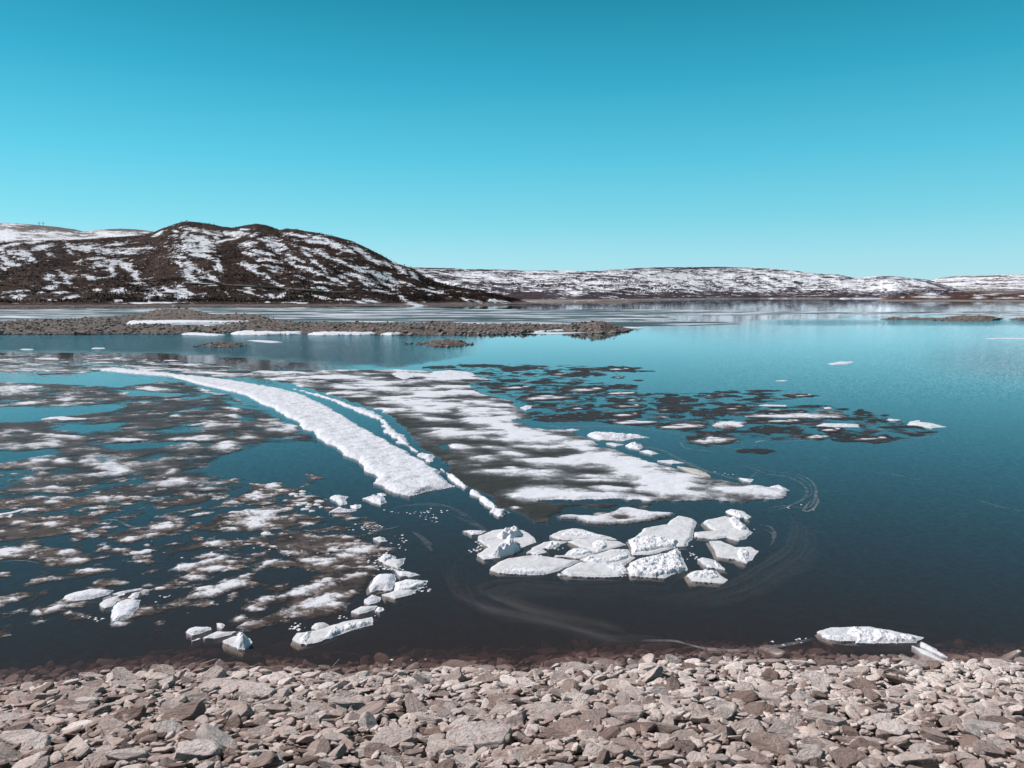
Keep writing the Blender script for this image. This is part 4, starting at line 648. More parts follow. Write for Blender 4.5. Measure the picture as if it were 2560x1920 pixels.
# ---- thick slabs: (label, slab outline, slab material, top, [(crust outline, height, crag)], shelf outline)
SL = [
 ('large smooth pale slab at the lower left end of the slab cluster', [(1224,1425),(1243,1408),(1270,1397),(1307,1391),(1337,1389),(1372,1392),(1397,1396),(1449,1403),(1433,1412),(1386,1431),(1372,1435),(1339,1436),(1307,1434),(1247,1433)], .10, [([(1250,1430),(1265,1422),(1330,1423),(1360,1427),(1370,1434),(1339,1436),(1300,1434)], .10, .04)], 1),
 ('smooth pale slab at the lower middle of the cluster with a straight front', [(1401,1431),(1449,1406),(1487,1407),(1530,1412),(1551,1419),(1560,1430),(1551,1443),(1500,1443),(1462,1443),(1426,1441)], .10, [([(1510,1416),(1535,1410),(1567,1418),(1572,1428),(1560,1432),(1530,1424)], .16, .12)], 1),
 ('ridge backed slab at the top left of the cluster', [(1373,1340),(1397,1329),(1431,1321),(1460,1325),(1487,1334),(1527,1343),(1543,1350),(1487,1350),(1421,1351),(1397,1349)], .08, [([(1400,1334),(1431,1324),(1465,1329),(1500,1337),(1528,1343),(1500,1345),(1440,1341),(1405,1340)], .12, .08)], 1),
 ('slab with a bright snow lump, second from the top in the cluster', [(1419,1354),(1442,1348),(1487,1349),(1549,1354),(1567,1363),(1538,1370),(1495,1381),(1451,1367)], .08, [([(1476,1358),(1492,1350),(1515,1354),(1524,1364),(1505,1373),(1480,1369)], .18, .15)], 1),
 ('small rumpled slab wedged behind the two smooth ones', [(1411,1389),(1420,1380),(1430,1372),(1455,1370),(1496,1381),(1470,1392),(1452,1397),(1425,1394),(1385,1392),(1390,1389)], .08, [([(1415,1388),(1432,1374),(1455,1372),(1485,1381),(1460,1388),(1430,1390)], .12, .1)], 1),
 ('central slab with white hummocks round a pale blue hollow', [(1452,1399),(1475,1389),(1500,1383),(1530,1374),(1568,1374),(1578,1384),(1576,1392),(1590,1393),(1575,1405),(1560,1415),(1540,1414),(1500,1407),(1470,1404)], .07, [([(1455,1398),(1475,1390),(1500,1394),(1520,1398),(1550,1386),(1573,1384),(1575,1393),(1550,1404),(1515,1407),(1480,1404)], .15, .12), ([(1520,1376),(1560,1373),(1575,1377),(1560,1381),(1530,1380)], .1, .08)], 1),
 ('bumpy bright white slab at the lower right of the cluster', [(1567,1420),(1576,1406),(1612,1394),(1640,1388),(1667,1383),(1694,1371),(1703,1383),(1708,1399),(1719,1419),(1717,1426),(1685,1435),(1663,1446),(1612,1443),(1576,1441),(1568,1430)], .08, [([(1569,1419),(1578,1407),(1612,1395),(1667,1384),(1693,1373),(1701,1385),(1706,1400),(1716,1419),(1700,1428),(1670,1434),(1640,1440),(1590,1436),(1572,1430)], .20, .22)], 1),
 ('bumpy white ridge slab at the upper right of the cluster', [(1571,1350),(1594,1341),(1636,1340),(1703,1349),(1710,1352),(1690,1361),(1694,1368),(1674,1374),(1630,1387),(1580,1388),(1576,1377),(1580,1365)], .08, [([(1571,1350),(1594,1341),(1636,1340),(1703,1350),(1690,1360),(1692,1367),(1660,1368),(1620,1376),(1582,1380),(1580,1365)], .22, .2)], 1),
 ('big flat grey slab tilted behind the bumpy ridge', [(1587,1345),(1612,1321),(1640,1316),(1667,1312),(1675,1302),(1695,1290),(1735,1298),(1741,1309),(1735,1323),(1732,1345),(1715,1368),(1692,1366),(1680,1356)], .12, [], 1),
 ('broad white floe with a crusted right rim, right of the grey slab', [(1757,1307),(1766,1300),(1811,1291),(1847,1298),(1864,1316),(1874,1327),(1882,1332),(1862,1350),(1847,1352),(1817,1345),(1793,1349),(1735,1343),(1737,1331),(1784,1327)], .10, [([(1818,1296),(1835,1292),(1850,1300),(1866,1318),(1873,1326),(1850,1327),(1832,1318)], .14, .14)], 1),
 ('bright oval cap floe at the top right of the cluster', [(1813,1278),(1829,1273),(1856,1278),(1878,1292),(1870,1298),(1850,1292),(1822,1284)], .06, [([(1814,1277),(1829,1273),(1850,1279),(1862,1292),(1850,1292),(1825,1283)], .14, .06)], 1),
 ('glassy half sunken floe carrying a round white snow lump', [(1773,1354),(1802,1352),(1838,1368),(1878,1368),(1896,1378),(1880,1401),(1867,1408),(1838,1399),(1793,1392),(1784,1370)], .03, [([(1840,1382),(1845,1371),(1862,1367),(1876,1377),(1876,1390),(1865,1399),(1848,1394)], .26, .08)], 2),
 ('small broken floe with an upright white fin', [(1744,1399),(1757,1394),(1785,1400),(1799,1410),(1811,1424),(1790,1421),(1762,1414)], .04, [([(1783,1402),(1788,1394),(1800,1407),(1798,1413),(1788,1408)], .32, .05), ([(1760,1410),(1780,1412),(1790,1419),(1770,1417)], .06, .03)], 2),
 ('lowest right floe, pale shelf under a ragged white crust', [(1718,1436),(1739,1426),(1793,1429),(1802,1440),(1820,1450),(1809,1460),(1730,1453)], .04, [([(1717,1435),(1739,1424),(1765,1422),(1793,1428),(1800,1440),(1780,1445),(1740,1441)], .22, .14)], 2),
 ('tall craggy ice pile at the left end of the cluster', [(1194,1350),(1196,1341),(1234,1326),(1270,1322),(1307,1326),(1334,1343),(1341,1356),(1310,1368),(1281,1378),(1247,1396),(1211,1399),(1192,1387),(1220,1368)], .03, [([(1240,1334),(1262,1324),(1285,1320),(1307,1324),(1306,1332),(1288,1337),(1255,1341)], .42, .22), ([(1227,1380),(1245,1362),(1262,1345),(1283,1338),(1296,1352),(1302,1362),(1280,1374),(1250,1382)], .55, .25), ([(1194,1388),(1225,1384),(1246,1389),(1240,1394),(1210,1392)], .10, .05), ([(1194,1350),(1225,1343),(1232,1347),(1205,1353)], .10, .06)], 2),
 ('thin jagged floe pointing left from the craggy ice pile', [(1157,1328),(1175,1326),(1215,1328),(1200,1337),(1180,1337),(1166,1331)], .1, [], 0),
 ('narrow floe with one snow lump between the pile and the large slab', [(1316,1383),(1334,1369),(1361,1356),(1385,1352),(1418,1355),(1388,1366),(1359,1373),(1368,1381),(1343,1386)], .03, [([(1362,1364),(1372,1352),(1385,1347),(1401,1357),(1390,1365),(1372,1367)], .25, .16), ([(1316,1382),(1340,1378),(1366,1381),(1343,1385)], .06, .03)], 2),
 ('forked white floe at the top of the near left chain', [(946,1400),(958,1385),(987,1391),(991,1400),(1016,1394),(1011,1407),(995,1421),(969,1414)], .16, [([(948,1400),(960,1387),(984,1392),(978,1402),(960,1405)], .10, .08)], 0),
 ('curved sliver floe above the white slab pair', [(982,1421),(998,1429),(1024,1430),(1049,1438),(1029,1443),(1000,1440)], .18, [], 0),
 ('smooth squarish white slab in the near left chain', [(944,1438),(989,1435),(988,1458),(978,1478),(946,1476),(926,1481),(924,1467),(933,1449)], .22, [], 1),
 ('layered slab with a pointed right end in the near left chain', [(987,1458),(1015,1449),(1069,1452),(1065,1461),(1040,1478),(1029,1488),(987,1497),(955,1488),(986,1478)], .10, [([(988,1458),(1015,1450),(1068,1453),(1060,1463),(1030,1478),(990,1478)], .10, .04)], 1),
 ('smooth oval floe below the squarish slab', [(908,1501),(931,1488),(953,1494),(949,1505),(924,1511),(910,1508)], .12, [], 0),
 ('greyish wrinkled floe below the smooth oval one', [(877,1530),(902,1516),(942,1516),(939,1526),(897,1536)], .08, [], 0),
 ('tiny white knob floe right of the wrinkled one', [(946,1519),(958,1521),(958,1526),(949,1531),(937,1528)], .14, [], 0),
 ('long thick floe nearest the beach with a flat white lump at its left end', [(732,1600),(741,1584),(788,1577),(861,1555),(931,1543),(933,1556),(897,1570),(843,1590),(788,1608),(752,1611)], .04, [([(746,1592),(763,1577),(780,1572),(780,1586),(767,1604),(750,1601)], .24, .06), ([(803,1594),(828,1568),(879,1551),(930,1548),(931,1556),(861,1575),(828,1590)], .22, .08)], 2),
 ('bean shaped grey floe touching the long thick one', [(776,1570),(788,1560),(810,1556),(823,1564),(810,1573),(792,1575)], .16, [], 0),
 ('oval snowy floe at the left of the near middle group', [(465,1582),(472,1573),(490,1568),(530,1568),(531,1574),(500,1585),(481,1589)], .12, [], 0),
 ('small bright teardrop floe above the flat grey one', [(541,1559),(552,1558),(564,1563),(556,1571),(546,1568)], .10, [], 0),
 ('flat pale grey floe with a thin broken tail', [(505,1596),(543,1580),(590,1579),(579,1587),(537,1597),(515,1597)], .08, [], 0),
 ('thin white splinter off the tail of the flat grey floe', [(478,1604),(495,1596),(506,1596),(495,1601)], .06, [], 0),
 ('tall snow lump on a fan shaped floe near the beach', [(555,1604),(583,1592),(610,1588),(628,1597),(630,1608),(622,1622),(606,1624),(579,1615)], .08, [([(583,1600),(590,1584),(600,1578),(622,1588),(626,1602),(612,1612),(596,1610)], .40, .22), ([(590,1582),(597,1576),(606,1577),(604,1584)], .18, .06)], 1),
 ('bright white oval floe at lower left', [(156,1499),(165,1490),(181,1483),(235,1472),(284,1477),(271,1487),(230,1498),(172,1505)], .16, [], 1),
 ('white wedge floe standing lowest in the lower left group', [(278,1556),(278,1527),(293,1507),(318,1499),(353,1501),(345,1520),(331,1543),(311,1550)], .18, [], 1),
 ('grey translucent floe left of the white wedge', [(248,1512),(262,1498),(297,1489),(300,1496),(282,1516),(262,1521)], .07, [], 0),
 ('slender white floe joining the oval one to the right', [(280,1486),(307,1478),(358,1470),(354,1475),(297,1487)], .08, [], 0),
 ('small dirty white floe above the white wedge', [(315,1497),(335,1482),(351,1481),(347,1494),(330,1499)], .08, [], 0),
 ('long lens floe closest to the beach at lower right', [(2040,1580),(2076,1570),(2117,1568),(2171,1568),(2239,1579),(2280,1588),(2312,1594),(2293,1603),(2225,1604),(2117,1603),(2076,1597)], .03, [([(2054,1588),(2065,1583),(2100,1586),(2140,1590),(2130,1600),(2100,1600),(2070,1595)], .10, .05), ([(2112,1580),(2125,1565),(2171,1567),(2212,1573),(2245,1583),(2290,1590),(2293,1602),(2225,1603),(2140,1602),(2140,1590)], .20, .05), ([(2240,1586),(2251,1577),(2268,1579),(2282,1590),(2262,1597)], .26, .08)], 2),
 ('upper blade of two pointed ice blades grounded by the beach', [(2301,1616),(2304,1606),(2334,1620),(2369,1644),(2355,1641),(2325,1628)], .12, [], 0),
 ('lower wider blade of two pointed ice blades grounded by the beach', [(2278,1614),(2301,1620),(2330,1634),(2372,1657),(2348,1651),(2307,1634)], .05, [], 2)]
for k, (lb, P, tp, crust, sh) in enumerate(SL):
    o = sheet('ice_slab', [P], M_slab if (crust or 'grey' in lb or 'blade' in lb) else M_tongue, lb, 'ice slab', 'thick slabs and floes in the near water', sx=1.2, sy=.9, bias=1, namp=0, edge=.05, edge_sc=.35, top=tp * .38, snow_h=.01, bank=.06 + tp * .6, relief=.02, rsc=.4, depth=.14, seed=k + 100)
    for c, (Q, h, cr) in enumerate(crust):
        sheet('snow_crust', [Q], M_crust, None, None, sx=1, sy=.8, bias=1, namp=0, edge=.03, edge_sc=.25, top=(h * .22 if h < .4 else h * .42) + tp * .6, snow_h=0, bank=.09 + h * .22, relief=h * .34, rsc=.24, depth=.05, seed=k * 7 + c, crag=cr * .22, zref=h * .3, parent=o)
    if sh:
        W_ = wpoly(P); c0 = W_.mean(0); q = c0 + (W_ - c0) * (1.10 if sh == 2 else 1.06) + np.array([.06 * (-1) ** k, -.10]); n = len(q)
        a_ = np.linspace(0, 1, n * 4, endpoint=False); ring = np.stack([np.interp(a_, np.arange(n + 1) / n, np.append(q[:, 0], q[0, 0])), np.interp(a_, np.arange(n + 1) / n, np.append(q[:, 1], q[0, 1]))], 1)
        V = [(*r_, -.05 - .03 * pn(r_[0] * 3, r_[1] * 3)) for r_ in ring] + [(*(c0 + (r_ - c0) * .9), -.22) for r_ in ring] + [(*c0, -.03)]; n4 = len(ring)
        Tq = [(i, (i + 1) % n4, n4 + (i + 1) % n4) for i in range(n4)] + [(i, n4 + (i + 1) % n4, n4 + i) for i in range(n4)] + [(2 * n4, (i + 1) % n4, i) for i in range(n4)]
        link('sunken_shelf', mesh('sunken_shelf', V, Tq), M_shelf, o)

# foam lines and scum swirling on the surface
fm = Mat('surface_foam', .7, .2); p = fm.pos(False, (1, 1, 1)); n1 = fm.noise(p, 3.0, 5, .75); n2 = fm.noise(p, 22, 3, .7)
a1 = fm.math('MULTIPLY', fm.attr('dens'), fm.ramp(n1, [(.36, (0, 0, 0)), (.66, (1, 1, 1))])); a1 = fm.math('MULTIPLY', a1, fm.math('ADD', .35, n2), True)
fm.b.inputs['Base Color'].default_value = (.46, .46, .47, 1); fm.l.new(a1, fm.b.inputs['Alpha'])
sm = Mat('water_scum', .8, .1); p = sm.pos(False, (1, 1, 1)); n1 = sm.noise(p, 1.1, 4, .6)
sm.b.inputs['Base Color'].default_value = (.36, .35, .35, 1); sm.l.new(sm.math('MULTIPLY', sm.attr('dens'), sm.math('ADD', .25, n1), True), sm.b.inputs['Alpha'])
def foam(name, lines, label, zz, mt=None):
    V, T, Dn = [], [], []
    for pts, hw, al in lines:
        pts = np.array(pts, float); n = len(pts); tt = np.linspace(0, n - 1, n * 10); zz += .0007; out_ = []
        for t in tt:
            i = min(int(t), n - 2); u = t - i; p0, p1, p2, p3 = pts[max(i - 1, 0)], pts[i], pts[i + 1], pts[min(i + 2, n - 1)]
            out_.append(.5 * (2 * p1 + (p2 - p0) * u + (2 * p0 - 5 * p1 + 4 * p2 - p3) * u * u + (3 * p1 - p0 - 3 * p2 + p3) * u ** 3))
        W_ = wpoly(out_); d = np.gradient(W_, axis=0); d /= np.linalg.norm(d, axis=1)[:, None]; nr = np.stack([-d[:, 1], d[:, 0]], 1)
        L0 = len(W_); b0 = len(V)
        for i in range(L0):
            e = math.sin(math.pi * i / (L0 - 1)) ** .5; w = hw * (.6 + .5 * pn(i * .13, hw * 50)) * e + .01
            for j_, kf in ((-1, 0), (-.4, 1), (.4, 1), (1, 0)):
                V.append((*(W_[i] + nr[i] * w * j_), zz)); Dn.append(kf * al * e)
        for i in range(L0 - 1):
            for j_ in range(3): T.append((b0 + i * 4 + j_, b0 + i * 4 + j_ + 1, b0 + i * 4 + j_ + 5, b0 + i * 4 + j_ + 4))
    tag(link(name, mesh(name, V, T, {'dens': Dn}), mt or fm.m), label, 'foam', kind='stuff')
def off(pts, dx, dy, s=1.0): return [(x * s + dx + 1500 * (1 - s), y * s + dy + 1450 * (1 - s)) for x, y in pts]
eddy = [(1170,1420),(1160,1460),(1180,1500),(1240,1530),(1340,1550),(1440,1575),(1530,1600),(1600,1602),(1680,1602),(1760,1620),(1850,1625),(1960,1612),(2040,1595)]
in1 = [(1390,1480),(1300,1485),(1290,1505),(1350,1530),(1440,1550),(1530,1570),(1570,1590)]
in2 = [(1750,1480),(1600,1472),(1450,1478),(1340,1470),(1270,1475),(1240,1490),(1280,1515),(1380,1545),(1500,1580)]
out1 = [(1950,1290),(1900,1325),(1905,1345),(1925,1370),(1935,1340),(1915,1310)]
hook = [(1910,1285),(1980,1262),(2015,1240),(2010,1215),(1975,1195),(1920,1185),(1880,1170),(1840,1160)]
hook2 = [(1895,1278),(1960,1265),(2020,1270),(2040,1235),(2030,1205),(1990,1185),(1930,1180)]
sweep = [(2000,1300),(2010,1340),(1990,1390),(1930,1430),(1860,1470),(1750,1500),(1620,1510)]
L_f = []
for pts, n, sx0, sy0 in ((eddy[:9], 9, 8, 5.2), (in2, 8, 7, 5), (in1, 6, 9, 4.4), (sweep, 9, 14, 4)):
    for k in range(n):
        j_ = k - n / 2 + rng.uniform(-.9, .9); wide = k % 3 != 0
        L_f.append((off(pts, j_ * sx0, j_ * sy0, 1 - .012 * j_), rng.uniform(.25, .7) if wide else rng.uniform(.06, .14), rng.uniform(.008, .024) if wide else rng.uniform(.02, .045)))
foam('scum_swirls', L_f, 'faint grey scum swirling in eddies on the dark near water', .004, sm.m)
L2 = [(eddy[7:], .09, .6), (off(eddy[7:], 5, 3), .05, .5), (hook, .14, .3), (hook2, .10, .4), (off(hook, 12, -4), .07, .25), ([(1895,1312),(1925,1318),(1938,1340),(1925,1366)], .1, .35), ([(1905,1322),(1930,1335),(1932,1352)], .05, .4),
      ([(2040,1238),(2045,1255),(2030,1275),(2010,1278),(2018,1262),(2030,1250)], .1, .7), ([(1680,1072),(1720,1100),(1760,1108),(1840,1122),(1860,1118)], .2, .35), ([(1330,1060),(1400,1068),(1500,1066),(1600,1072),(1720,1090)], .35, .3),
      ([(1480,1090),(1560,1110),(1650,1125),(1720,1160),(1790,1185),(1860,1200),(1900,1175)], .3, .3), ([(200,1318),(280,1300),(330,1318),(400,1322),(360,1330),(290,1325)], .1, .6), ([(230,1330),(270,1312),(280,1300)], .08, .6), ([(0,1405),(60,1403),(100,1410)], .07, .5), ([(2180,1180),(2250,1190),(2310,1203)], .25, .3), ([(2440,1250),(2500,1268),(2560,1280)], .25, .25),
      ([(900,1318),(960,1324),(1000,1316)], .1, .5), ([(1030,1330),(1060,1350),(1080,1380)], .2, .25), ([(980,1270),(1050,1262),(1120,1268),(1180,1300)], .3, .2), ([(1130,1290),(1200,1320),(1230,1380)], .3, .15), ([(2150,1108),(2260,1100),(2350,1092)], .3, .2), ([(2050,1098),(1980,1104),(1860,1107)], .25, .25),
      ([(1700,1103),(1712,1120),(1760,1128),(1800,1132)], .12, .6), ([(1885,1110),(1900,1104),(1935,1098)], .15, .7)]
foam('foam_lines', L2, 'thin pale foam lines trailing across the water between the floes', .008)
# crumbs of ice
V, T = [], []
tet = np.array([(1, 0, -.3), (-.6, .8, -.3), (-.6, -.8, -.3), (0, 0, .6)]); tf = [(0, 1, 3), (1, 2, 3), (2, 0, 3)]
for cx, cy, rx, ry, n in [(1340,1388,14,6,22),(1405,1436,10,3,10),(1390,1370,12,6,10),(950,1395,25,14,26),(975,1420,25,8,26),(1050,1470,22,14,24),(740,1572,16,8,16),(920,1318,35,7,20),(1040,1280,70,8,20),(1075,1295,30,8,14),(1190,1370,18,12,20),(1000,1355,20,20,14),(1560,1440,14,3,8),(1840,1330,30,10,10),(1730,1390,15,22,12),(300,1492,60,12,14),(410,1492,20,3,8),(1010,1652,60,8,8),(2000,1605,80,10,8),(240,1548,40,4,8),(600,1370,200,30,14),(700,1350,300,60,20),(1660,1400,60,10,3),(1800,1195,60,12,14),(1960,1240,60,30,8),(880,1540,60,10,6)]:
    for _ in range(n):
        x, y = random.gauss(cx, rx * .6), random.gauss(cy, ry * .6)
        if y > 1652: continue
        X, Y = unp(x, y); s = random.uniform(.012, .05); a = random.uniform(0, 6.28); c_, s_ = math.cos(a), math.sin(a); b0 = len(V)
        for t in tet: V.append((X + s * (t[0] * c_ - t[1] * s_) * 1.3, Y + s * (t[0] * s_ + t[1] * c_) * 1.3, .01 + s * .5 * (t[2] + .3)))
        T += [tuple(b0 + i for i in f_) for f_ in tf]
tag(link('ice_crumbs', mesh('ice_crumbs', V, T), M_crust, smooth=False), 'tiny white ice crumbs floating between the floes', 'ice crumbs', kind='stuff')

# ================================================================ ROCKS
def icosph(sub):
    t = (1 + 5 ** .5) / 2
    V = np.array([(-1, t, 0), (1, t, 0), (-1, -t, 0), (1, -t, 0), (0, -1, t), (0, 1, t), (0, -1, -t), (0, 1, -t), (t, 0, -1), (t, 0, 1), (-t, 0, -1), (-t, 0, 1)], float)
    V /= np.linalg.norm(V, axis=1)[:, None]
    Fc = np.array([(0, 11, 5), (0, 5, 1), (0, 1, 7), (0, 7, 10), (0, 10, 11), (1, 5, 9), (5, 11, 4), (11, 10, 2), (10, 7, 6), (7, 1, 8), (3, 9, 4), (3, 4, 2), (3, 2, 6), (3, 6, 8), (3, 8, 9), (4, 9, 5), (2, 4, 11), (6, 2, 10), (8, 6, 7), (9, 8, 1)])
    for _ in range(sub):
        E_ = np.concatenate([Fc[:, [0, 1]], Fc[:, [1, 2]], Fc[:, [2, 0]]]); k = np.sort(E_, 1); u, inv = np.unique(k, axis=0, return_inverse=True); inv = inv.ravel()
        m = V[u[:, 0]] + V[u[:, 1]]; m /= np.linalg.norm(m, axis=1)[:, None]; n = len(Fc); a, b_, c = inv[:n] + len(V), inv[n:2 * n] + len(V), inv[2 * n:] + len(V); V = np.concatenate([V, m])
        Fc = np.concatenate([np.stack([Fc[:, 0], a, c], 1), np.stack([Fc[:, 1], b_, a], 1), np.stack([Fc[:, 2], c, b_], 1), np.stack([a, b_, c], 1)])
    return V, Fc
ICO = {k: icosph(k) for k in (1, 2, 3, 4)}
def rock(seed, sub, K=13, sharp=48):
    g = np.random.default_rng(seed); D, Fc = ICO[sub]
    n = g.normal(size=(K, 3)); n /= np.linalg.norm(n, axis=1)[:, None]; d = g.uniform(.5, 1.0, K)
    n = np.concatenate([n, [(g.normal(0, .12), g.normal(0, .12), 1), (g.normal(0, .12), g.normal(0, .12), -1)]]); n /= np.linalg.norm(n, axis=1)[:, None]; d = np.append(d, [.55, .55])
    q = np.maximum(D @ n.T, 1e-3) / d; r = 1 / ((q ** sharp).sum(1) + (1 / 1.12) ** sharp) ** (1 / sharp)
    V = D * r[:, None]
    V *= 1 + .05 * fbm(V[:, 0] * 2 + seed, V[:, 1] * 2 + V[:, 2] * 3, 4)[:, None] * (1 if sub > 1 else 0)
    if sub > 2:   # bedding ledges of schist
        V[:, :2] *= (1 + .035 * pn(V[:, 2] * 9 + seed, V[:, 0] * 1.2))[:, None]
    return V, Fc
NP = 22
protos = [rock(s, 4 if s < NP else 3, 8 + s % 5) for s in range(NP)]; pm = [mesh('stone_shape', v, f) for v, f in protos]
mids = [rock(s + 50, 2, 7 + s % 5) for s in range(20)]; smalls = [rock(s + 90, 1, 9) for s in range(12)]; big3 = [rock(s + 130, 3, 7 + s % 5) for s in range(16)]
def rotm(a, b_, c):
    ca, sa, cb, sb, cc, sc = math.cos(a), math.sin(a), math.cos(b_), math.sin(b_), math.cos(c), math.sin(c)
    return np.array([[cc * cb, cc * sb * sa - sc * ca, cc * sb * ca + sc * sa], [sc * cb, sc * sb * sa + cc * ca, sc * sb * ca - cc * sa], [-sb, cb * sa, cb * ca]])
stones = []   # x, y, z, sx, sy, sz, rx, ry, rz, tone, label
HB = [(462,1786,104,58,-.1,.05,.9,'dark faceted boulder standing out on the left part of the beach'),(288,1824,96,44,0,.2,.8,'broad angular brown boulder below left of the dark faceted one'),(310,1893,92,58,0,.3,.9,'flat faced boulder at the bottom edge, left of the big rough one'),(475,1885,122,72,.1,.35,.9,'big rough boulder at the bottom edge below the dark faceted one'),(58,1850,125,58,.05,.12,.6,'long dark layered boulder at the left edge of the beach'),(215,1735,86,36,0,.55,.5,'pale flat slab left of the long pointed slab'),(205,1768,80,34,0,.55,.5,'rounded pale slab at upper left of the beach'),(590,1728,180,20,.03,.8,.35,'very long thin pale slab lying behind the dark boulder'),(20,1800,70,36,0,.05,.8,'dark rounded boulder at the left edge'),
 (682,1776,66,52,.1,.45,.9,'upright angular stone right of the dark faceted boulder'),(655,1832,76,46,0,.35,.8,'blocky brown stone below the upright angular one'),(720,1838,48,36,.2,.3,.9,'small blocky stone right of the blocky brown one'),(836,1848,72,50,.1,.35,.85,'cracked blocky stone near the beach middle left'),(805,1795,60,44,-.3,.4,.9,'tilted pale wedge stone above the cracked blocky one'),(1208,1850,165,58,.12,.9,.45,'largest flat pale slab in the middle foreground'),(1000,1850,120,46,0,.8,.5,'wide layered pale slab left of the largest one'),(1108,1872,128,44,-.05,.9,.5,'smooth flat slab in front of the largest one'),(1415,1825,130,42,-.12,.7,.6,'long rounded brown slab in the right middle foreground'),(1368,1782,106,38,.1,.55,.6,'flat slab with a dark lower face above the long rounded brown one'),(1113,1785,62,40,.2,.9,.6,'triangular pale slab above the middle foreground'),
 (1715,1830,72,84,.1,1.,.7,'tall smooth pale stone, the lightest in the foreground'),(1795,1826,92,50,0,.4,.8,'grey block with a shadowed face right of the tall pale stone'),(1918,1862,100,54,0,.85,.8,'large rounded pale boulder at lower right'),(2018,1874,56,42,0,.5,.9,'knobbly small boulder right of the rounded pale one'),(2158,1872,84,44,0,.6,.75,'rounded grey boulder in the lower right foreground'),(2338,1840,96,52,.12,.8,.7,'blocky layered boulder with straight edges at lower right'),(2198,1806,100,46,0,.6,.6,'broad grey hump stone above the lower right boulders'),(1960,1832,90,46,.1,.75,.6,'flat slanting slab above the large rounded pale boulder'),(2120,1900,100,44,0,.6,.6,'wide low stone on the bottom edge at lower right'),(1878,1900,90,44,0,.7,.6,'pale stone on the bottom edge under the rounded boulder'),(1490,1878,90,44,.1,.8,.5,'pale slab lying on two thin dark plates'),(1330,1716,60,22,0,.5,.6,'dark topped stone in the middle of the beach'),(1440,1745,64,38,0,.55,.8,'brown angular block in the upper middle of the beach'),(990,1788,60,40,.1,.95,.6,'pale heart shaped stone left of centre'),(2470,1790,90,50,0,.5,.6,'low brown hump near the right edge'),(2040,1700,76,32,0,.85,.6,'pale rounded slab near the waterline at right'),(1066,1669,64,20,0,.85,.5,'flat pale stone at the waterline left of centre'),(850,1676,64,18,0,.9,.45,'smooth pale slab at the waterline by the driftwood'),(2060,1662,62,26,0,.9,.6,'rounded waterline stone right of centre'),(1250,1752,90,30,0,.7,.5,'flat pointed slab in the centre of the beach')]
def beach_pt(px, py):
    dx, dy, dz = ray(px, py); t = 8.0
    for _ in range(60):
        t += .5 * (CH + dz * t - float(gz(np.array(dx * t), np.array(dy * t)))) / max(-dz, .2) * .9
    return dx * t, dy * t, CH + dz * t, t
grid_ = {}
def free(x, y, r, f=.78):
    for i in range(int((x - 1) // .5), int((x + 1) // .5) + 1):
        for j_ in range(int((y - 1) // .5), int((y + 1) // .5) + 1):
            for (a, b_, r2) in grid_.get((i, j_), ()):
                if (a - x) ** 2 + (b_ - y) ** 2 < ((r + r2) * f) ** 2: return False
    return True
def occupy(x, y, r): grid_.setdefault((int(x // .5), int(y // .5)), []).append((x, y, r))
for px, py, w, h, rot, tone, flat, lb in HB:
    x, y, z, t = beach_pt(px, py + h * .3); hw = w / F * t / 2 * 1.06
    hh = min(hw * flat * .8, h / F * t * .55); stones.append((x, y, z + hh * .35, hw, hw * .8, hh * 1.15, random.uniform(-.1, .1), rot, random.uniform(-.3, .3), tone, lb)); occupy(x, y, hw * .85)
rb = random.Random(5)
def scatter(n, lo, hi, f, lift, pw=1.0):
    c = 0
    for _ in range(n):
        y = rb.uniform(8.3, 19.8); x = rb.uniform(-1, 1) * (.72 * y + 5.5); r = lo + (hi - lo) * rb.random() ** pw
        sw = float(np.interp(x, sx_, sy_)); 
        if y > sw + 3.2: continue
        if f and not free(x, y, r, f): continue
        if f: occupy(x, y, r)
        z = float(gz(np.array(x), np.array(y))); fl = rb.uniform(.24, .68)
        tone = min(1, max(0, rb.gauss(.50 + .06 * (y - 13) + .018 * x, .25)))
        stones.append((x, y, z + r * fl * rb.uniform(.15, .5) + rb.random() * lift, r * rb.uniform(.95, 1.45), r * rb.uniform(.55, .95), r * fl, max(-.45, min(.4, rb.gauss(-.05, .25))), max(-.42, min(.42, rb.gauss(0, .25))), rb.gauss(0, .6) if rb.random() < .6 else rb.uniform(0, 6.3), tone, None)); c += 1
    return c
scatter(2600, .18, .31, .76, .04, 2.4); scatter(10500, .11, .18, .68, .09); scatter(22000, .06, .115, .64, .11); 
scatter(6800, .05, .10, 0, .10); scatter(19000, .018, .055, 0, .05)
def shows_at(s): return proj(s[0], s[1], s[2])
stones = [s for s in stones if s[10] or not (abs(shows_at(s)[0] - 1310) < 28 and 1630 < shows_at(s)[1] < 1685 and s[3] > .12)]
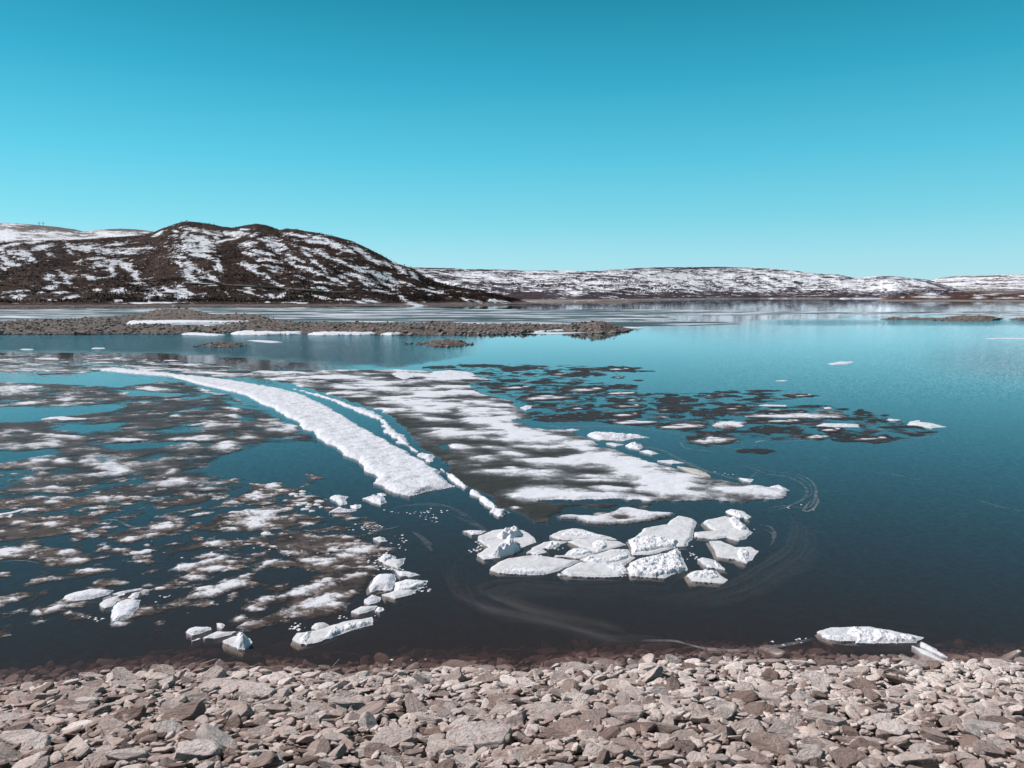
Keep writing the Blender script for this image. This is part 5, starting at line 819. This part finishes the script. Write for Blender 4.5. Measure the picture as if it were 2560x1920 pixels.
# the 300 that show largest stand alone, the rest is one mass
sz_ = []
for s in stones:
    qx, qy = proj(s[0], s[1], s[2]); d = math.dist(s[:3], (0, 0, CH)); vis = -30 < qx < 2590 and qy < 1960 and s[2] > -.05
    sz_.append((s[3] * s[5]) ** .5 / d * (1 if vis else 0) + (10 if s[10] else 0))
order = np.argsort(sz_)[::-1]; top = [stones[i] for i in order[:300]]; rest = [stones[i] for i in order[300:]]
bands = {}
for s in top:
    if not s[10]:
        qx, qy = proj(s[0], s[1], s[2]); bands.setdefault(0 if qy < 1690 else 1 if qy < 1730 else 2 if qy < 1775 else 3 if qy < 1820 else 4 if qy < 1870 else 5, []).append((qx, s))
BN = ['row at the waterline', 'second row above the waterline', 'third row up the beach', 'fourth row up the beach', 'fifth row up the beach', 'bottom row of the foreground']
lab = {}
for b_, l_ in bands.items():
    l_.sort(key=lambda q: q[0])
    for i_, (qx, s) in enumerate(l_):
        lab[id(s)] = '%s %s beach stone, %s from the left in the %s' % ('pale' if s[9] > .62 else 'brown' if s[9] < .38 else 'grey', 'flat' if s[5] / s[3] < .45 else 'blocky', ordn(i_ + 1), BN[b_])
tone_m = {}
for i_, s in enumerate(top):
    me = pm[(i_ * 7) % NP]
    if not me.materials: me.materials.append(M_rock); me.polygons.foreach_set('use_smooth', np.zeros(len(me.polygons), bool))
    o = bpy.data.objects.new('beach_stone', me); S.collection.objects.link(o); o.location = s[:3]; o.scale = s[3:6]; o.rotation_euler = s[6:9]
    tag(o, s[10] or lab[id(s)], 'stone', 'larger stones of the beach')
Vs, Fs, Tn, off0 = [], [], [], 0
for i_, s in enumerate(rest):
    px_size = s[3] / math.dist(s[:3], (0, 0, CH)) * F
    v, f = (big3[i_ % 16] if px_size > 22 else mids[i_ % 20] if px_size > 7 else smalls[i_ % 12])
    v2 = (v * np.array(s[3:6])) @ rotm(*s[6:9]).T + np.array(s[:3]); Vs.append(v2); Fs.append(f + off0); Tn.append(np.full(len(v), s[9])); off0 += len(v)
me = mesh('small_stones', np.concatenate(Vs), np.concatenate(Fs), {'tone': np.concatenate(Tn)})
tag(link('small_stones', me, M_rocks, smooth=False), 'mass of smaller stones and pebbles filling the beach and the shallows', 'stones', kind='stuff')
x, y, z, t = beach_pt(822, 1690)
V, Fq = tube([(x - .16, y - .05, z + .02), (x, y, z + .12), (x + .09, y + .03, z + .2), (x + .22, y + .1, z + .34)], [.02, .018, .014, .008], 6)
dw = link('driftwood_stick', mesh('driftwood_stick', V, Fq), M_drift); tag(dw, 'bleached forked driftwood stick poking over the waterline stones', 'driftwood')
V, Fq = tube([(x + .05, y + .02, z + .17), (x + .02, y + .0, z + .27)], [.011, .006], 6); link('branch', mesh('branch', V, Fq), M_drift, dw)

# ================================================================ ISLETS
def isle(name, poly, h, label, sx=3, sy=.8, edge=1.5, esc=6, bank=6, relief=.5, rsc=5, seed=0, hp=None, boulders=200, bs=(.25, .9), mat=None, fine=.25, peaks=()):
    PX, PY = pxgrid(poly, sx, sy, 6); X, Y = unp(PX, PY); f = sdf(wpoly(poly), X, Y) + edge * fbm(X / esc, Y / esc, 4, seed)
    A, T = march(PX, PY, f + .3, [X, Y, f]); x, y, ff = A.T
    z = h * sstep(0, bank, ff) ** .8 * (.75 + .5 * fbm(x / (rsc * 4), y / (rsc * 4), 3, seed + 4)) + relief * fbm(x / rsc, y / rsc, 4, seed + 1) * sstep(-.2, bank * .5, ff) + fine * np.abs(fbm(x / 1.1, y / 1.1, 3, seed + 9)) * sstep(0, 1, ff)
    for a_, b_, rad, hh in peaks:
        wx, wy = unp(a_, b_); z = z + hh * np.exp(-((x - wx) / rad) ** 2 - ((y - wy) / (rad * 1.3)) ** 2) * (.8 + .5 * fbm(x / 2.5, y / 2.5, 3, seed + 5))
    z = np.maximum(z, .02 + 0 * z); V, T2, _ = skirt(np.stack([x, y, z], 1), T, .8)
    o = tag(link(name, mesh(name, V, T2), mat or M_isle), label, kind='structure')
    g = np.random.default_rng(seed + 3); idx = g.choice(len(x), boulders); Vs, Fs, o0 = [], [], 0
    for c, i_ in enumerate(idx):
        s = bs[0] + (bs[1] - bs[0]) * g.random() ** 3; v, f_ = mids[c % 20] if s > .5 else smalls[c % 12]
        v2 = (v * [s * 1.2, s * .9, s * .65]) @ rotm(*g.normal(0, .3, 2), g.uniform(0, 6)).T + [x[i_] + g.normal(0, .5), y[i_] + g.normal(0, 1), z[i_] + s * .15]; Vs.append(v2); Fs.append(f_ + o0); o0 += len(v)
    tag(link(name + '_boulders', mesh(name + '_boulders', np.concatenate(Vs), np.concatenate(Fs)), M_isler), 'broken rocks strewn over the ' + label, 'rocks', kind='stuff')
isle('long_islet', [(-500,832),(-300,836),(0,835.5),(90,836),(230,836),(330,834.5),(430,835.5),(520,830),(600,832),(680,834),(770,833),(860,835),(960,836.5),(1080,837),(1200,837),(1300,834),(1330,831),(1400,826),(1440,829),(1490,834),(1540,832),(1580,826),(1560,822.5),(1500,821),(1440,820),(1380,819),(1290,816),(1180,815),(1050,814),(900,813.5),(750,812),(640,813),(560,817),(520,822),(400,821),(330,823),(312,816),(318,806),(440,804),(560,806),(700,805),(690,799),(640,795),(560,791),(520,788),(440,785),(380,787),(310,793),(230,800),(140,804),(0,808),(-500,808)], 1.15,
    'long low gravel islet across the bay, thickest on the left', relief=.45, boulders=9000, bs=(.14, .55), seed=1, peaks=[(275,825,9,.7),(480,786,14,1.7),(420,788,16,1.2),(620,797,8,.9),(217,835,1.6,.8),(905,828,4,.7),(1310,832,2.0,.9),(1440,827,5,.75),(1480,827,5,.8),(1510,827,3.5,.6),(1555,827,2.5,.35),(1390,827,4,.4),(700,826,6,.4),(120,820,10,.5)])
isle('left_rock_islet', [(505,864),(530,860),(555,858),(590,859),(607,864),(590,867),(540,867.5)], .35, 'small flat rock islet left of the lens floe', sx=1.5, sy=.4, edge=.4, esc=2, bank=1.5, relief=.15, rsc=1.5, boulders=160, bs=(.1, .3), seed=5, fine=.2, peaks=[(550,863,1.0,.25)])
isle('middle_rock_islet', [(1058,861),(1080,857),(1110,855),(1150,857),(1172,859),(1165,863),(1120,866),(1075,865)], .45, 'small dark rock islet in blue water below the long one', sx=1.5, sy=.4, edge=.4, esc=2, bank=1.4, relief=.15, rsc=1.5, boulders=180, bs=(.1, .3), seed=6, fine=.25, peaks=[(1115,861,2,.15)])
isle('right_islet', [(2205,799),(2225,797),(2240,798),(2260,797),(2300,797),(2340,798),(2380,795),(2440,792),(2480,795),(2500,798),(2470,802),(2440,803),(2380,802),(2320,800.5),(2250,799.5)], .55, 'narrow brown rock islet near the right edge', sx=2, sy=.4, edge=.8, esc=5, bank=4, relief=.22, rsc=4, boulders=500, bs=(.12, .45), seed=8, peaks=[(2235,798.5,1.6,1.1),(2285,798.5,2,.6),(2410,798,6,.5),(2450,798,7,.85),(2465,800,2.5,.4),(2490,799,2.5,.4)])
isle('edge_islet', [(2520,799),(2545,797),(2600,796),(2700,797),(2700,801),(2600,801),(2545,801)], .8, 'rock islet cut off by the right edge', sx=2, sy=.4, edge=.6, esc=5, bank=3, relief=.3, rsc=4, boulders=120, bs=(.2, .7), seed=9)
isle('far_spit', [(1375,762),(1440,757),(1520,755.5),(1590,757),(1605,758.5),(1560,759),(1480,758.5),(1420,760.5)], 1.2, 'thin pale gravel spit at the foot of the far hills', sx=3, sy=.3, edge=3, esc=30, bank=14, relief=.2, rsc=12, boulders=120, bs=(.4, 1.2), seed=12)
for k, (px, py, w, lb) in enumerate([(1023,859.5,10,'leftmost of three small wet rocks beside the middle rock islet'),(1046,857,6,'farther of the two close wet rocks beside the middle rock islet'),(1046,861.5,6,'nearer of the two close wet rocks beside the middle rock islet'),(2560 - 70,795,5,None)]):
    if not lb: continue
    X, Y = unp(px, py); s = w / F * dep(py); o = bpy.data.objects.new('wet_rock', pm[k].copy()); S.collection.objects.link(o); o.data.materials.clear(); o.data.materials.append(M_isler)
    o.location = (X, Y, .05); o.scale = (s, s * .8, s * .4); tag(o, lb, 'rock', 'three small wet rocks in the blue water')
for k, (lb, P, tp) in enumerate([('long white snow bank lying between the two arms of the long islet', [(312,812),(322,803),(380,801.5),(480,801),(570,802),(650,804),(560,808),(480,809),(400,811),(335,813)], .6),
  ('white ice ledge along the islet waterline, left of the others', [(448,836),(470,832),(500,833),(560,837),(545,839.5),(500,838.5)], .25),
  ('broad white snow bank on the islet shore at left centre', [(575,834),(600,829),(680,827),(765,831),(750,836),(650,838),(590,837)], .5),
  ('tapering white snow bank on the islet shore, second of three', [(770,836),(830,828),(860,826),(900,832),(950,834),(950,836.5),(860,838),(800,838.5)], .5),
  ('domed white snow bank on the islet shore, third of three', [(952,837),(952,828),(985,826),(1005,829),(1010,834),(1085,831),(1060,834),(1010,836),(980,838)], .5),
  ('white snow bank near the right rocks of the islet', [(1330,831),(1340,824),(1400,823),(1430,822),(1410,827),(1380,829),(1345,832)], .35),
  ('thin white ice rim near the right part of the islet', [(1262,831),(1280,828.5),(1310,830),(1290,833)], .25),
  ('small snow patch by the pool in the islet left part', [(480,818),(520,815.5),(550,816),(530,818.5),(490,820)], .6)]):
    sheet('snow_bank', [P], M_crust, lb, 'snow bank', 'snow banks along the long islet', sx=1.5, sy=.4, bias=1, namp=0, edge=1.0, edge_sc=3, top=tp * .7, snow_h=.05, bank=1.2, relief=.08, rsc=2, depth=.1, seed=k + 200)
X, Y = unp(447, 786); g = np.random.default_rng(3); V, T = [], []
for _ in range(700):
    px, py = 405 + g.random() * 55, 786 + g.normal(0, .6); x, y = unp(px, py); z = 1.9 + g.normal(0, .1); h = g.uniform(.4, 1.0); a = g.uniform(0, 6.28); b0 = len(V)
    V += [(x - .08, y, z - .5), (x + .08, y, z - .5), (x + math.cos(a) * .3, y + math.sin(a) * .3, z + h * .6)]; T.append((b0, b0 + 1, b0 + 2))
tag(link('dry_grass', mesh('dry_grass', V, T), M_grass, smooth=False), 'tuft of dry yellow grass on top of the islet hump', 'grass', kind='stuff')
x, y = unp(449, 787); o = empty('bare_sapling', (x, y, 1.6), 'single bare sapling on top of the islet hump', 'tree')
tpart('trunk', [(0, 0, -.6), (.05, 0, 1.2), (0, 0, 2.6)], [.12, .09, .03], M_wood, o, 6)
g = np.random.default_rng(4); V, T = [], []
for _ in range(60):
    zb = g.uniform(.6, 2.2); a = g.uniform(0, 6.28); l = g.uniform(.4, 1.0); b0 = len(V); tx, ty = math.cos(a) * l, math.sin(a) * l
    V += [(0, 0, zb), (tx * .5 + .03, ty * .5, zb + l * .5), (tx, ty, zb + l * .9), (tx * .5 - .03, ty * .5, zb + l * .45)]; T.append((b0, b0 + 1, b0 + 2, b0 + 3))
link('crown', mesh('crown', V, T), M_scrub, o, smooth=False)
for k, (x1, x2, lb) in enumerate([(2103, 2125, 'short white ice shelf on the far shore, left of the long one'), (2140, 2205, 'long white ice shelf on the far shore below the dark trees')]):
    X1, Y1 = unp(x1, 745); X2, Y2 = unp(x2, 745); Z0 = 0; r = 2850 / math.hypot(X1, Y1); X1, Y1 = X1 * r, Y1 * r; X2, Y2 = X2 * r, Y2 * r; n = 16; V = []
    for i_ in range(n + 1):
        u = i_ / n; x, y = X1 + (X2 - X1) * u, Y1 + (Y2 - Y1) * u; e = math.sin(math.pi * min(1, max(0, u))) ** .3 if 0 < u < 1 else .1; h = (2.4 + .8 * math.sin(i_ * 2.1)) * e
        V += [(x, y - 12, -.2), (x, y - 10, h), (x, y + 14, h * 1.3)]
    T = [(3 * i_ + j_, 3 * i_ + 3 + j_, 3 * i_ + 4 + j_, 3 * i_ + 1 + j_) for i_ in range(n) for j_ in (0, 1)]
    tag(link('shore_ice', mesh('shore_ice', V, T), M_crust), lb, 'shore ice', 'ice shelves on the far shore')
